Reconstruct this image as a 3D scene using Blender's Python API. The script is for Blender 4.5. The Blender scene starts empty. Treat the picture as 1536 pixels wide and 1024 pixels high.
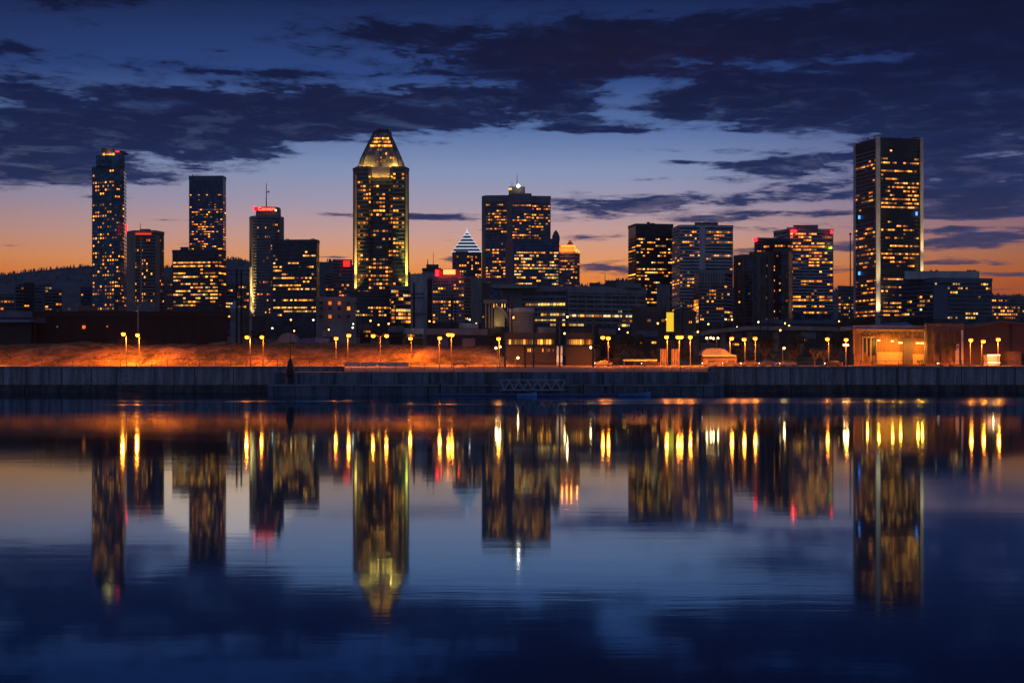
import bpy, bmesh, math, random
from mathutils import Vector, Matrix
random.seed(11)
S = bpy.context.scene
COL = S.collection
F, YH, H = 2133.33, 546.0, 7.0          # focal length in photo pixels, horizon row, eye height above the water
def X(px, D): return (px - 768.0) * D / F
def Z(py, D): return H + (YH - py) * D / F
R = math.radians

# ------------------------------------------------------------------ node helpers
class NT:
    def __init__(s, nt): s.nt = nt
    def n(s, t, **kw):
        nd = s.nt.nodes.new(t)
        for k, v in kw.items(): setattr(nd, k, v)
        return nd
    def link(s, a, b): s.nt.links.new(a, b)
    def put(s, sock, v):
        if isinstance(v, bpy.types.NodeSocket): s.link(v, sock)
        else: sock.default_value = v
    def m(s, op, a, b=None, c=None, clamp=False):
        nd = s.n('ShaderNodeMath', operation=op, use_clamp=clamp)
        s.put(nd.inputs[0], a)
        if b is not None: s.put(nd.inputs[1], b)
        if c is not None: s.put(nd.inputs[2], c)
        return nd.outputs[0]
    def mix(s, f, a, b, blend='MIX'):
        nd = s.n('ShaderNodeMix', data_type='RGBA', blend_type=blend)
        s.put(nd.inputs[0], f); s.put(nd.inputs[6], a); s.put(nd.inputs[7], b)
        return nd.outputs[2]
    def ss(s, v, a, b, t0=0.0, t1=1.0):
        nd = s.n('ShaderNodeMapRange', interpolation_type='SMOOTHSTEP')
        s.put(nd.inputs[0], v); nd.inputs[1].default_value = a; nd.inputs[2].default_value = b
        nd.inputs[3].default_value = t0; nd.inputs[4].default_value = t1
        return nd.outputs[0]
    def ramp(s, v, stops):
        nd = s.n('ShaderNodeValToRGB'); s.put(nd.inputs[0], v)
        cr = nd.color_ramp; cr.interpolation = 'LINEAR'
        while len(cr.elements) < len(stops): cr.elements.new(0.5)
        for e, (p, c) in zip(cr.elements, stops): e.position = p; e.color = (*c, 1)
        return nd.outputs[0]
    def noise(s, vec, scale, detail=4, rough=.55, dist=0.0, dim='3D'):
        nd = s.n('ShaderNodeTexNoise', noise_dimensions=dim)
        s.put(nd.inputs['Vector'], vec); nd.inputs['Scale'].default_value = scale
        nd.inputs['Detail'].default_value = detail; nd.inputs['Roughness'].default_value = rough
        nd.inputs['Distortion'].default_value = dist
        return nd.outputs[0]
    def xyz(s, x, y, z):
        nd = s.n('ShaderNodeCombineXYZ'); s.put(nd.inputs[0], x); s.put(nd.inputs[1], y); s.put(nd.inputs[2], z)
        return nd.outputs[0]
def lin(r, g, b):
    f = lambda c: (c/255/12.92) if c/255 <= .04045 else ((c/255+.055)/1.055)**2.4
    return (f(r), f(g), f(b))

MATS = {}
def mat(name, col, rough=.7, metal=0.0, var=0.25, scale=3.0, stretch=(1, 1, 1), bump=0.0, emit=None, estr=0.0):
    if name in MATS: return MATS[name]
    m = bpy.data.materials.new(name); m.use_nodes = True; MATS[name] = m
    t = NT(m.node_tree); p = m.node_tree.nodes['Principled BSDF']
    tc = t.n('ShaderNodeTexCoord'); mp = t.n('ShaderNodeMapping'); t.link(tc.outputs['Object'], mp.inputs[0])
    mp.inputs['Scale'].default_value = stretch
    nz = t.noise(mp.outputs[0], scale, 5, .6)
    lo = tuple(max(0, c*(1-var)) for c in col); hi = tuple(min(1, c*(1+var)) for c in col)
    c = t.mix(t.ss(nz, .3, .7), (*lo, 1), (*hi, 1))
    t.link(c, p.inputs['Base Color']); p.inputs['Roughness'].default_value = rough; p.inputs['Metallic'].default_value = metal
    if bump:
        b = t.n('ShaderNodeBump'); b.inputs['Strength'].default_value = bump; t.link(nz, b.inputs['Height']); t.link(b.outputs[0], p.inputs['Normal'])
    if emit:
        p.inputs['Emission Color'].default_value = (*emit, 1); p.inputs['Emission Strength'].default_value = estr
    return m
def lit_mat(name, c0, c1, s0, s1):
    """lit room behind a window: colour and strength vary from room to room, furniture and blinds break it up"""
    m = bpy.data.materials.new(name); m.use_nodes = True; MATS[name] = m
    t = NT(m.node_tree); p = m.node_tree.nodes['Principled BSDF']
    oi = t.n('ShaderNodeObjectInfo'); ge = t.n('ShaderNodeNewGeometry'); tc = t.n('ShaderNodeTexCoord')
    r = t.m('FRACT', t.m('ADD', oi.outputs['Random'], t.m('MULTIPLY', ge.outputs['Random Per Island'], 7.31)))
    r2 = t.m('FRACT', t.m('MULTIPLY', r, 13.7))
    p.inputs['Base Color'].default_value = (.02, .018, .015, 1); p.inputs['Roughness'].default_value = .25
    t.link(t.mix(r, (*c0, 1), (*c1, 1)), p.inputs['Emission Color'])
    nz = t.noise(tc.outputs['Object'], .9, 2, .5)
    st = t.m('MULTIPLY', t.m('MULTIPLY_ADD', t.m('POWER', r2, 1.6), s1 - s0, s0), t.ss(nz, .25, .7, .55, 1.2))
    t.link(st, p.inputs['Emission Strength'])
    m.cycles.emission_sampling = 'NONE'
    return m
WARM = [lit_mat('lit_amber', (1, .22, .012), (1, .34, .038), .22, 3.7),
        lit_mat('lit_yellow', (1, .27, .016), (1, .39, .052), .35, 3.9),
        lit_mat('lit_orange', (1, .16, .008), (1, .27, .025), .2, 2.5),
        lit_mat('lit_pale', (1, .56, .16), (.95, .80, .42), .3, 1.9),
        lit_mat('lit_dim', (1, .34, .08), (.8, .55, .28), .03, .30)]
WMIX = {'amber': (0, 0, 0, 1, 1, 2, 4, 4), 'yellow': (1, 1, 1, 0, 3, 4), 'orange': (2, 2, 0, 0, 1, 4, 4), 'pale': (3, 3, 1, 1, 4), 'green': (1, 3, 1, 3, 0, 4)}
def emis(name, col, s):
    if name in MATS: return MATS[name]
    m = mat(name, tuple(c*.2 for c in col), .5, emit=col, estr=s); m.cycles.emission_sampling = 'AUTO'; return m
NEON_RED = emis('neon_red', (1, .012, .02), 6)
NEON_WHITE = emis('neon_white', (.75, .82, 1), .8)
NEON_BLUE = emis('neon_blue', (.08, .30, 1), 2.4)

GLASS = {}
def glass(name, col, rough=.22):
    if name in GLASS: return GLASS[name]
    m = bpy.data.materials.new(name); m.use_nodes = True; GLASS[name] = m
    t = NT(m.node_tree); p = m.node_tree.nodes['Principled BSDF']
    tc = t.n('ShaderNodeTexCoord'); sx = t.n('ShaderNodeSeparateXYZ'); t.link(tc.outputs['Object'], sx.inputs[0])
    cell = t.xyz(t.m('FLOOR', t.m('MULTIPLY', sx.outputs[0], .33)), t.m('FLOOR', t.m('MULTIPLY', sx.outputs[1], .33)), t.m('FLOOR', t.m('MULTIPLY', sx.outputs[2], .28)))
    w = t.n('ShaderNodeTexWhiteNoise'); t.link(cell, w.inputs['Vector'])
    lo = tuple(c*.35 for c in col); hi = tuple(c*1.7 for c in col)
    t.link(t.mix(t.m('POWER', w.outputs[0], 2.0), (*lo, 1), (*hi, 1)), p.inputs['Base Color'])
    p.inputs['Roughness'].default_value = rough
    nz = t.noise(tc.outputs['Object'], .35, 2)
    b = t.n('ShaderNodeBump'); b.inputs['Strength'].default_value = .12; b.inputs['Distance'].default_value = .4; t.link(nz, b.inputs['Height']); t.link(b.outputs[0], p.inputs['Normal'])
    return m
G_BLUE = glass('glass_blue', (.055, .11, .20)); G_TEAL = glass('glass_teal', (.03, .13, .20), .15)
G_DARK = glass('glass_dark', (.035, .045, .065)); G_BROWN = glass('glass_brown', (.035, .028, .024))
C_DARK = mat('cladding_dark', (.06, .066, .082), .5, scale=.2)
C_BLACK = mat('cladding_black', (.024, .024, .027), .45, scale=.2)
C_NAVY = mat('cladding_navy', (.08, .12, .19), .45, scale=.2)
C_GREY = mat('concrete_grey', (.24, .24, .25), .85, scale=.25, stretch=(1, 1, .3))
C_PALE = mat('concrete_pale', (.46, .45, .47), .85, scale=.25, stretch=(1, 1, .3))
C_TAN = mat('concrete_tan', (.30, .25, .22), .85, scale=.25, stretch=(1, 1, .3))
C_BROWN = mat('concrete_brown', (.13, .10, .09), .85, scale=.25, stretch=(1, 1, .3))
C_MID = mat('concrete_mid', (.19, .19, .22), .8, scale=.25)
METAL = mat('painted_metal', (.08, .08, .085), .45, .3, scale=2)
STEEL_BROWN = mat('rusty_steel', (.20, .115, .075), .7, .2, scale=2)
BLACKM = mat('black_paint', (.012, .012, .013), .5, scale=2)
WOOD = mat('creosoted_wood', (.03, .022, .017), .85, scale=3, stretch=(4, 4, .5))

# ------------------------------------------------------------------ mesh builder
class MB:
    def __init__(s): s.v = []; s.f = []; s.mi = []
    def add(s, vs, fs, mi=0):
        b = len(s.v); s.v += [tuple(v) for v in vs]
        for f in fs: s.f.append(tuple(b + i for i in f)); s.mi.append(mi)
    def box(s, x0, x1, y0, y1, z0, z1, mi=0):
        s.add([(x0, y0, z0), (x1, y0, z0), (x1, y1, z0), (x0, y1, z0), (x0, y0, z1), (x1, y0, z1), (x1, y1, z1), (x0, y1, z1)],
              [(0, 3, 2, 1), (4, 5, 6, 7), (0, 1, 5, 4), (1, 2, 6, 5), (2, 3, 7, 6), (3, 0, 4, 7)], mi); return s
    def obox(s, c, ax, w, d, z0, z1, mi=0, off=0.0):
        """box centred at c (xy), width w along ax, its front face 'off' in front of c, depth d behind that"""
        n = Vector((ax.y, -ax.x))
        P = []
        for z in (z0, z1):
            for (a, b) in ((-.5, off), (.5, off), (.5, off-d), (-.5, off-d)):
                q = Vector((c[0], c[1])) + ax*(a*w) + n*b; P.append((q.x, q.y, z))
        s.add(P, [(3, 2, 1, 0), (4, 5, 6, 7), (0, 1, 5, 4), (1, 2, 6, 5), (2, 3, 7, 6), (3, 0, 4, 7)], mi); return s
    def prism(s, pts, z0, z1, mi=0, mt=None, top=None):
        n = len(pts); top = top or pts
        if not isinstance(z1, (list, tuple)): z1 = [z1]*n
        vs = [(p[0], p[1], z0) for p in pts] + [(p[0], p[1], z) for p, z in zip(top, z1)]
        s.add(vs, [(i, (i+1) % n, n+(i+1) % n, n+i) for i in range(n)], mi)
        s.add(vs, [tuple(range(n, 2*n)), tuple(range(n-1, -1, -1))], mi if mt is None else mt); return s
    def tube(s, p0, p1, r0, r1=None, n=8, mi=0):
        r1 = r0 if r1 is None else r1; p0 = Vector(p0); p1 = Vector(p1); d = (p1-p0).normalized()
        a = d.orthogonal().normalized(); b = d.cross(a); vs = []
        for p, r in ((p0, r0), (p1, r1)):
            for i in range(n): t = 2*math.pi*i/n; vs.append(p + a*(math.cos(t)*r) + b*(math.sin(t)*r))
        s.add(vs, [(i, (i+1) % n, n+(i+1) % n, n+i) for i in range(n)] + [tuple(range(n-1, -1, -1)), tuple(range(n, 2*n))], mi); return s
    def lathe(s, c, prof, n=12, mi=0):
        vs = []; m = len(prof)
        for r, z in prof:
            for i in range(n): t = 2*math.pi*i/n; vs.append((c[0]+math.cos(t)*r, c[1]+math.sin(t)*r, c[2]+z))
        fs = [(k*n+i, k*n+(i+1) % n, (k+1)*n+(i+1) % n, (k+1)*n+i) for k in range(m-1) for i in range(n)]
        s.add(vs, fs + [tuple(range(n-1, -1, -1)), tuple(range((m-1)*n, m*n))], mi); return s
    def mesh(s, name, mats, org=(0, 0, 0)):
        me = bpy.data.meshes.new(name)
        me.from_pydata([(v[0]-org[0], v[1]-org[1], v[2]-org[2]) for v in s.v], [], s.f)
        for m in (mats if isinstance(mats, (list, tuple)) else [mats]): me.materials.append(m)
        me.polygons.foreach_set('material_index', s.mi); me.update()
        bm = bmesh.new(); bm.from_mesh(me); bmesh.ops.recalc_face_normals(bm, faces=bm.faces); bm.to_mesh(me); bm.free()
        return me
    def build(s, name, mats, parent=None, org=None):
        if parent is not None:
            o0 = parent.get('_o') or parent.location
            org = ABS[parent.name]
        me = s.mesh(name, mats, org or (0, 0, 0))
        o = bpy.data.objects.new(name, me); COL.objects.link(o)
        if parent is not None: o.parent = parent; ABS[o.name] = ABS[parent.name]
        else: o.location = org or (0, 0, 0); ABS[o.name] = tuple(org or (0, 0, 0))
        return o
ABS = {}
def tag(o, label=None, cat=None, group=None, kind=None):
    if label: o['label'] = label
    if cat: o['category'] = cat
    if group: o['group'] = group
    if kind: o['kind'] = kind
    return o
def thing(name, loc, label, cat, group=None):
    o = bpy.data.objects.new(name, None); COL.objects.link(o); o.location = loc; o.empty_display_size = .5
    ABS[o.name] = tuple(loc); return tag(o, label, cat, group)
def lamp(name, kind, loc, col, power, parent=None, target=None, size=.15, angle=150, blend=.6):
    L = bpy.data.lights.new(name, kind); L.color = col; L.energy = power; L.shadow_soft_size = size
    if kind == 'SPOT': L.spot_size = R(angle); L.spot_blend = blend
    o = bpy.data.objects.new(name, L); COL.objects.link(o)
    org = Vector(ABS[parent.name]) if parent else Vector((0, 0, 0))
    o.parent = parent; o.location = Vector(loc) - org
    if target is not None: o.rotation_euler = (Vector(target) - Vector(loc)).to_track_quat('-Z', 'Y').to_euler()
    return o

# ------------------------------------------------------------------ camera
cam = bpy.data.cameras.new('camera'); cam.lens = 50; cam.sensor_width = 36; cam.clip_start = .5; cam.clip_end = 20000
cam.shift_y = (YH - 512) / 1536
co = bpy.data.objects.new('camera', cam); COL.objects.link(co); co.location = (0, 0, H); co.rotation_euler = (R(90), 0, 0)
S.camera = co
S.view_settings.view_transform = 'Standard'; S.view_settings.look = 'None'; S.view_settings.exposure = 0; S.view_settings.gamma = 1
S.render.engine = 'CYCLES'
S.cycles.use_denoising = True; S.cycles.max_bounces = 5; S.cycles.diffuse_bounces = 2; S.cycles.glossy_bounces = 3
S.cycles.sample_clamp_indirect = 6.0; S.cycles.caustics_reflective = True; S.cycles.blur_glossy = .0

# ------------------------------------------------------------------ sky
w = bpy.data.worlds.new('World'); S.world = w; w.use_nodes = True
w.node_tree.nodes.clear(); t = NT(w.node_tree)
tc = t.n('ShaderNodeTexCoord'); sx = t.n('ShaderNodeSeparateXYZ'); t.link(tc.outputs['Generated'], sx.inputs[0])
dx, dy, dz = sx.outputs
az = t.m('ARCTAN2', dx, dy)
hyp = t.m('SQRT', t.m('ADD', t.m('MULTIPLY', dx, dx), t.m('ADD', t.m('MULTIPLY', dy, dy), 1e-6)))
tel = t.m('DIVIDE', dz, hyp)                                   # tangent of the elevation
U = t.m('MULTIPLY', az, F)                                     # azimuth, in the same unit as V
V = t.m('MULTIPLY', tel, F)
def UV(px, py):
    a = math.atan((px-768)/F); return a*F, (YH-py)*math.cos(a)
# clear twilight: glow at the horizon, mauve, steel blue, night blue overhead
gm = lambda v: v/900
clear = t.ramp(t.m('DIVIDE', V, 900.0, clamp=True), [
    (0, lin(190, 90, 50)), (gm(85), lin(244, 116, 46)), (gm(128), lin(255, 146, 60)), (gm(155), lin(246, 164, 104)), (gm(190), lin(216, 166, 152)),
    (gm(240), lin(170, 160, 182)), (gm(292), lin(136, 152, 190)), (gm(350), lin(90, 118, 172)), (gm(430), lin(44, 72, 132)), (gm(545), lin(22, 38, 84)), (1, lin(16, 30, 66))])
cloudc = t.ramp(t.m('DIVIDE', V, 900.0, clamp=True), [
    (0, lin(70, 40, 50)), (gm(130), lin(92, 72, 92)), (gm(190), lin(64, 66, 106)), (gm(250), lin(40, 54, 102)),
    (gm(320), lin(28, 42, 88)), (gm(420), lin(14, 25, 66)), (gm(545), lin(9, 17, 48)), (1, lin(8, 13, 34))])
edge = t.m('SUBTRACT', 1.0, t.m('MULTIPLY', t.m('MULTIPLY', az, az), 2.2), clamp=True)
clear = t.mix(1.0, clear, t.xyz(t.m('ADD', t.m('MULTIPLY', edge, .85), .15), edge, edge), 'MULTIPLY')
rgt = t.ss(az, .08, .36, 1.0, .62); clear = t.mix(1.0, clear, t.xyz(rgt, t.ss(az, .08, .36, 1.0, .56), t.ss(az, .08, .36, 1.0, .70)), 'MULTIPLY')
# noise, drawn out sideways, finer towards the horizon
vw = t.m('MULTIPLY', t.m('LOGARITHM', t.m('ADD', t.m('MAXIMUM', tel, 0.0), .09), 2.71828), 3.3)
uu = t.m('DIVIDE', t.m('MULTIPLY', az, 2.6), 1.0)
vec = t.xyz(uu, t.m('ADD', vw, t.m('MULTIPLY', uu, .12)), 0.3)
n1 = t.noise(vec, 4.2, 10, .66, .3)
n2 = t.noise(t.xyz(t.m('MULTIPLY', uu, 1.25), t.m('MULTIPLY', vw, 1.15), 4.7), 12.0, 8, .68, .2)
n0 = t.noise(t.xyz(uu, vw, 8.1), 1.6, 2, .5)
nn = t.m('MULTIPLY_ADD', t.m('ADD', t.m('ADD', t.m('MULTIPLY', n1, .5), t.m('MULTIPLY', n2, .32)), t.m('MULTIPLY', n0, .18)), 2.7, -.85)
ELL = [  # px, py, rx, ry, weight   (positive: cloud, negative: clear)
 (40, 225, 300, 52, .42), (250, 205, 240, 46, .34), (330, 190, 200, 40, .18), (560, 165, 240, 34, .34), (820, 150, 170, 28, .26), (680, 188, 200, 16, .22), (60, 130, 150, 22, .20), (230, 100, 120, 9, .16),
 (330, 45, 190, 50, -.34), (300, 128, 160, 10, -.14), (110, 45, 140, 26, -.10), (60, 75, 110, 10, .26), (430, 70, 80, 14, .28), (560, 45, 130, 22, .26), (880, 82, 260, 36, .42), (1100, 36, 300, 40, .30), (700, 14, 140, 8, -.10),
 (600, 118, 110, 8, -.12), (1450, 60, 240, 60, .30), (1420, 185, 190, 70, .40), (1270, 88, 190, 10, -.26), (1150, 130, 100, 14, .10), (1130, 158, 130, 22, .30), (1290, 150, 110, 16, .16), (1330, 130, 60, 4, -.2), (1490, 232, 50, 5, -.30),
 (935, 150, 50, 30, -.42), (990, 125, 110, 14, -.16), (1050, 208, 90, 10, -.20), (1150, 195, 100, 12, .26), (880, 194, 80, 5, .36), (960, 197, 50, 3.5, .2), (1000, 160, 90, 5, .14),
 (760, 245, 330, 40, -.30), (1010, 243, 60, 5, .34), (500, 285, 200, 36, -.28), (1120, 265, 80, 16, .30), (1190, 245, 90, 10, .34), (1240, 232, 60, 8, .2),
 (915, 318, 130, 20, .46), (1000, 300, 60, 11, .34), (1100, 305, 36, 7, .36), (1200, 295, 100, 15, .42), (1200, 345, 120, 14, .36), (1010, 345, 120, 5, .12),
 (1460, 275, 130, 48, .46), (1430, 322, 90, 10, .36), (1480, 362, 120, 15, .50), (1440, 394, 110, 6, .42), (1500, 412, 110, 6, .34), (1480, 432, 110, 7, .38), (1110, 380, 60, 10, .3),
 (870, 357, 60, 6, .44), (910, 400, 60, 9, .48), (1265, 405, 40, 6, .34), (1265, 370, 40, 9, .3),
 (640, 325, 75, 8, .52), (500, 321, 90, 5, .44), (440, 329, 60, 3, .36), (486, 299, 40, 4, .36), (590, 325, 60, 4, .3), (665, 360, 34, 4, .38), (680, 390, 28, 9, .40), (500, 386, 40, 3, .5),
 (150, 296, 75, 3, .28), (20, 368, 34, 2.5, .3), (360, 302, 30, 3, .22), (490, 287, 22, 2.5, .22),
 (560, 300, 40, 3, .3), (720, 345, 40, 3, .34), (960, 270, 90, 4, .3), (1060, 330, 60, 5, .34), (1160, 375, 70, 5, .34), (700, 300, 50, 3, .22), (1020, 365, 60, 4, .3), (1240, 320, 50, 6, .34), (250, 330, 60, 2.5, .2), (150, 345, 400, 50, -.16), (640, 395, 240, 60, -.12), (150, 262, 150, 8, .22), (1395, 335, 30, 6, -.25), (1460, 334, 80, 4, -.34), (1440, 379, 120, 3, -.34), (1470, 404, 120, 2.5, -.3),
 (620, 215, 120, 8, .26), (1120, 225, 90, 7, .3), (960, 225, 60, 4, .22), (1080, 245, 70, 6, .3), (1420, 345, 60, 7, .3), (1500, 300, 80, 20, .3), (1130, 320, 90, 7, .3), (830, 300, 60, 6, .3), (1180, 400, 80, 6, .34), (420, 110, 120, 7, .24), (300, 75, 60, 5, .22), (180, 40, 70, 6, .22), (230, 60, 50, 4, .2), (430, 258, 60, 6, .2)]
def ell(px, py, rx, ry, wt):
    cu, cv = UV(px, py)
    a = t.m('DIVIDE', t.m('SUBTRACT', U, cu), rx); b = t.m('DIVIDE', t.m('SUBTRACT', V, cv), ry)
    e = t.m('EXPONENT', t.m('MULTIPLY', t.m('ADD', t.m('MULTIPLY', a, a), t.m('MULTIPLY', b, b)), -1.0))
    return t.m('MULTIPLY', e, wt)
# the bulge warps the ellipses so their outlines are ragged
base = t.ss(V, 230.0, 400.0, -.22, -.02)
acc = base
for e in ELL: acc = t.m('ADD', acc, ell(*e))
cov = t.ss(t.m('ADD', nn, acc), .49, .68)
thin = t.ss(t.m('ADD', nn, acc), .42, .55)
thick = t.ss(t.m('ADD', nn, acc), .58, .95)
c1 = t.mix(t.m('MULTIPLY', thin, .25), clear, cloudc)
n3 = t.noise(t.xyz(t.m('MULTIPLY', uu, 1.4), t.m('MULTIPLY', vw, 1.3), 9.7), 7.0, 8, .68, .4)
gap = t.ss(n3, .48, .66, 1.0, .60)
rim = t.m('MULTIPLY', t.m('MULTIPLY', cov, t.m('SUBTRACT', 1.0, cov)), t.ss(V, 150.0, 330.0, .2, 1.1))
c1 = t.mix(rim, c1, t.mix(1.0, clear, (1.35, 1.3, 1.25, 1), 'MULTIPLY'))
c2 = t.mix(t.m('MULTIPLY', cov, gap), c1, cloudc)
c2 = t.mix(t.m('MULTIPLY', thick, .35), c2, (*lin(10, 14, 36), 1))
# mauve patch where the last light still reaches a high cloud
cm = ell(970, 85, 210, 38, .3)
c2 = t.mix(t.m('MULTIPLY', cm, cov), c2, (*lin(36, 20, 46), 1))
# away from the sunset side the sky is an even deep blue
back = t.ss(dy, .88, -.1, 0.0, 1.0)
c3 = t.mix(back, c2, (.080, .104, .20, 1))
gnd = t.ss(dz, -.02, 0.0, 0.0, 1.0)
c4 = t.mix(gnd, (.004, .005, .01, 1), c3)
sky = t.n('ShaderNodeTexSky', sky_type='NISHITA'); sky.sun_disc = False; sky.sun_elevation = R(-3.5); sky.sun_rotation = R(-12)
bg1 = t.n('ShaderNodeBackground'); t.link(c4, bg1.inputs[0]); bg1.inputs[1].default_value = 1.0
bg2 = t.n('ShaderNodeBackground'); t.link(sky.outputs[0], bg2.inputs[0]); bg2.inputs[1].default_value = .012
ad = t.n('ShaderNodeAddShader'); t.link(bg1.outputs[0], ad.inputs[0]); t.link(bg2.outputs[0], ad.inputs[1])
out = t.n('ShaderNodeOutputWorld'); t.link(ad.outputs[0], out.inputs[0])
# the sun has just set behind the city: only its faint afterglow is left
sun = bpy.data.lights.new('sun', 'SUN'); sun.energy = .012; sun.angle = R(8); sun.color = (1, .55, .3)
so = bpy.data.objects.new('sun', sun); COL.objects.link(so); so.rotation_euler = Vector((.2, -1, -.05)).to_track_quat('-Z', 'Y').to_euler()

# ------------------------------------------------------------------ ground, water, road
def sstep(a, b, x):
    x = max(0, min(1, (x-a)/(b-a))); return x*x*(3-2*x)
import mathutils.noise as mn
def ground_z(x, y):
    left = 1 - sstep(-8, 6, x)
    n = mn.noise(Vector((x*.035, y*.05, 0)))*1.2 + mn.noise(Vector((x*.15, y*.15, 3)))*.7 + mn.noise(Vector((x*.5, y*.5, 6)))*.35
    yy = y + mn.noise(Vector((x*.03, 7, 0)))*4; up = .82*sstep(376, 394, yy) + .18*sstep(388, 412, yy)
    z = 6.42 + left*up*(6.2 + n)
    z += (1-left)*sstep(415, 520, y)*5.5
    z += sstep(470, 1500, y)*22 + sstep(1500, 5000, y)*14
    return z - (left*0 if y > 378 else 0)
def grid(name, xs, ys, zf, m, kind):
    me = bpy.data.meshes.new(name)
    vs = [(x, y, zf(x, y)) for y in ys for x in xs]; nx = len(xs)
    fs = [(j*nx+i, j*nx+i+1, (j+1)*nx+i+1, (j+1)*nx+i) for j in range(len(ys)-1) for i in range(nx-1)]
    me.from_pydata(vs, [], fs); me.materials.append(m); me.polygons.foreach_set('use_smooth', [True]*len(fs)); me.update()
    o = bpy.data.objects.new(name, me); COL.objects.link(o); ABS[o.name] = (0, 0, 0); return tag(o, kind=kind)
m = bpy.data.materials.new('rough_grass'); m.use_nodes = True; g = NT(m.node_tree); p = m.node_tree.nodes['Principled BSDF']
gt = g.n('ShaderNodeTexCoord')
a = g.noise(gt.outputs['Object'], .16, 6, .65); b = g.noise(gt.outputs['Object'], 1.3, 5, .7)
c = g.ramp(g.m('ADD', g.m('MULTIPLY', a, .6), g.m('MULTIPLY', b, .4)), [(.38, (.018, .022, .008)), (.46, (.07, .055, .025)), (.53, (.19, .11, .05)), (.62, (.30, .22, .12))])
g.link(c, p.inputs['Base Color']); p.inputs['Roughness'].default_value = .95
bb = g.n('ShaderNodeBump'); bb.inputs['Strength'].default_value = .9; bb.inputs['Distance'].default_value = .5; g.link(b, bb.inputs['Height']); g.link(bb.outputs[0], p.inputs['Normal'])
GRASS = m
xs = [-4000, -2500, -1500, -900, -600, -450, -350, -280] + [-220 + i*1.0 for i in range(441)] + [280, 350, 450, 600, 900, 1500, 2500, 4000]
ys = [356.5, 366, 374] + [378 + i*1.2 for i in range(30)] + [420, 435, 460, 500, 550, 620, 700, 850, 1000, 1300, 1700, 2500, 3500, 5000]
grid('ground', xs, ys, ground_z, GRASS, 'structure')
ASPH = mat('asphalt', (.075, .07, .068), .8, var=.3, scale=.8, stretch=(.3, 2, 1), bump=.2)
grid('road', [-700 + i*50 for i in range(29)], [357.5, 376.0], lambda x, y: 6.50, ASPH, 'structure')
rm = MB()
for i in range(110):
    rm.box(-330+i*6, -327+i*6, 366.7, 366.85, 6.501, 6.512)
tag(rm.build('road_marking', mat('road_paint', (.6, .55, .35), .7)), kind='structure')
kb = MB().box(-700, 700, 376.0, 376.35, 6.3, 6.64); tag(kb.build('kerb', C_GREY), kind='structure')

# water
m = bpy.data.materials.new('still_water'); m.use_nodes = True; g = NT(m.node_tree); p = m.node_tree.nodes['Principled BSDF']
gt = g.n('ShaderNodeTexCoord'); mp = g.n('ShaderNodeMapping'); g.link(gt.outputs['Object'], mp.inputs[0]); mp.inputs['Scale'].default_value = (.25, 1, 1)
nt_ = m.node_tree; nt_.nodes.remove(p); p = g.n('ShaderNodeBsdfGlossy'); p.inputs['Color'].default_value = (.58, .83, 1, 1); df = g.n('ShaderNodeBsdfDiffuse'); df.inputs['Color'].default_value = (.003, .015, .055, 1); fr_ = g.n('ShaderNodeFresnel'); fr_.inputs[0].default_value = 1.95; mx_ = g.n('ShaderNodeMixShader'); g.link(fr_.outputs[0], mx_.inputs[0]); g.link(df.outputs[0], mx_.inputs[1]); g.link(p.outputs[0], mx_.inputs[2]); g.link(mx_.outputs[0], [n for n in nt_.nodes if n.type == 'OUTPUT_MATERIAL'][0].inputs[0])
mp2 = g.n('ShaderNodeMapping'); g.link(gt.outputs['Object'], mp2.inputs[0]); mp2.inputs['Scale'].default_value = (.012, .035, 1)
pt = g.noise(mp2.outputs[0], 1.0, 4, .6)
sy = g.n('ShaderNodeSeparateXYZ'); g.link(gt.outputs['Object'], sy.inputs[0])
rg = g.ss(pt, .35, .7, .036, .058)
bd = g.m('MULTIPLY', g.ss(sy.outputs[1], 225, 262), g.ss(sy.outputs[1], 280, 312, 1, 0))
mp3 = g.n('ShaderNodeMapping'); g.link(gt.outputs['Object'], mp3.inputs[0]); mp3.inputs['Scale'].default_value = (.018, .05, 1)
pn = g.ss(g.m('ADD', g.noise(mp3.outputs[0], 1.0, 4, .6), g.m('MULTIPLY', sy.outputs[0], .0014)), .45, .62)
rg = g.m('MULTIPLY_ADD', g.m('MULTIPLY', bd, pn), .12, rg)
g.link(rg, p.inputs['Roughness'])
w1 = g.noise(mp.outputs[0], .55, 3, .55); w2 = g.noise(mp.outputs[0], 2.6, 3, .5)
hh = g.m('ADD', g.m('MULTIPLY', w1, 1.0), g.m('MULTIPLY', w2, .25))
bb = g.n('ShaderNodeBump'); bb.inputs['Strength'].default_value = 1.0
g.link(g.ss(pt, .4, .7, .002, .0065), bb.inputs['Distance'])
g.link(hh, bb.inputs['Height']); g.link(bb.outputs[0], p.inputs['Normal'])
wm = MB().add([(-5000, -600, 0), (5000, -600, 0), (5000, 356, 0), (-5000, 356, 0)], [(0, 1, 2, 3)]) or None
q = MB(); q.add([(-5000, -600, 0), (5000, -600, 0), (5000, 356, 0), (-5000, 356, 0)], [(0, 1, 2, 3)])
tag(q.build('water', m), kind='structure')

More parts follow.
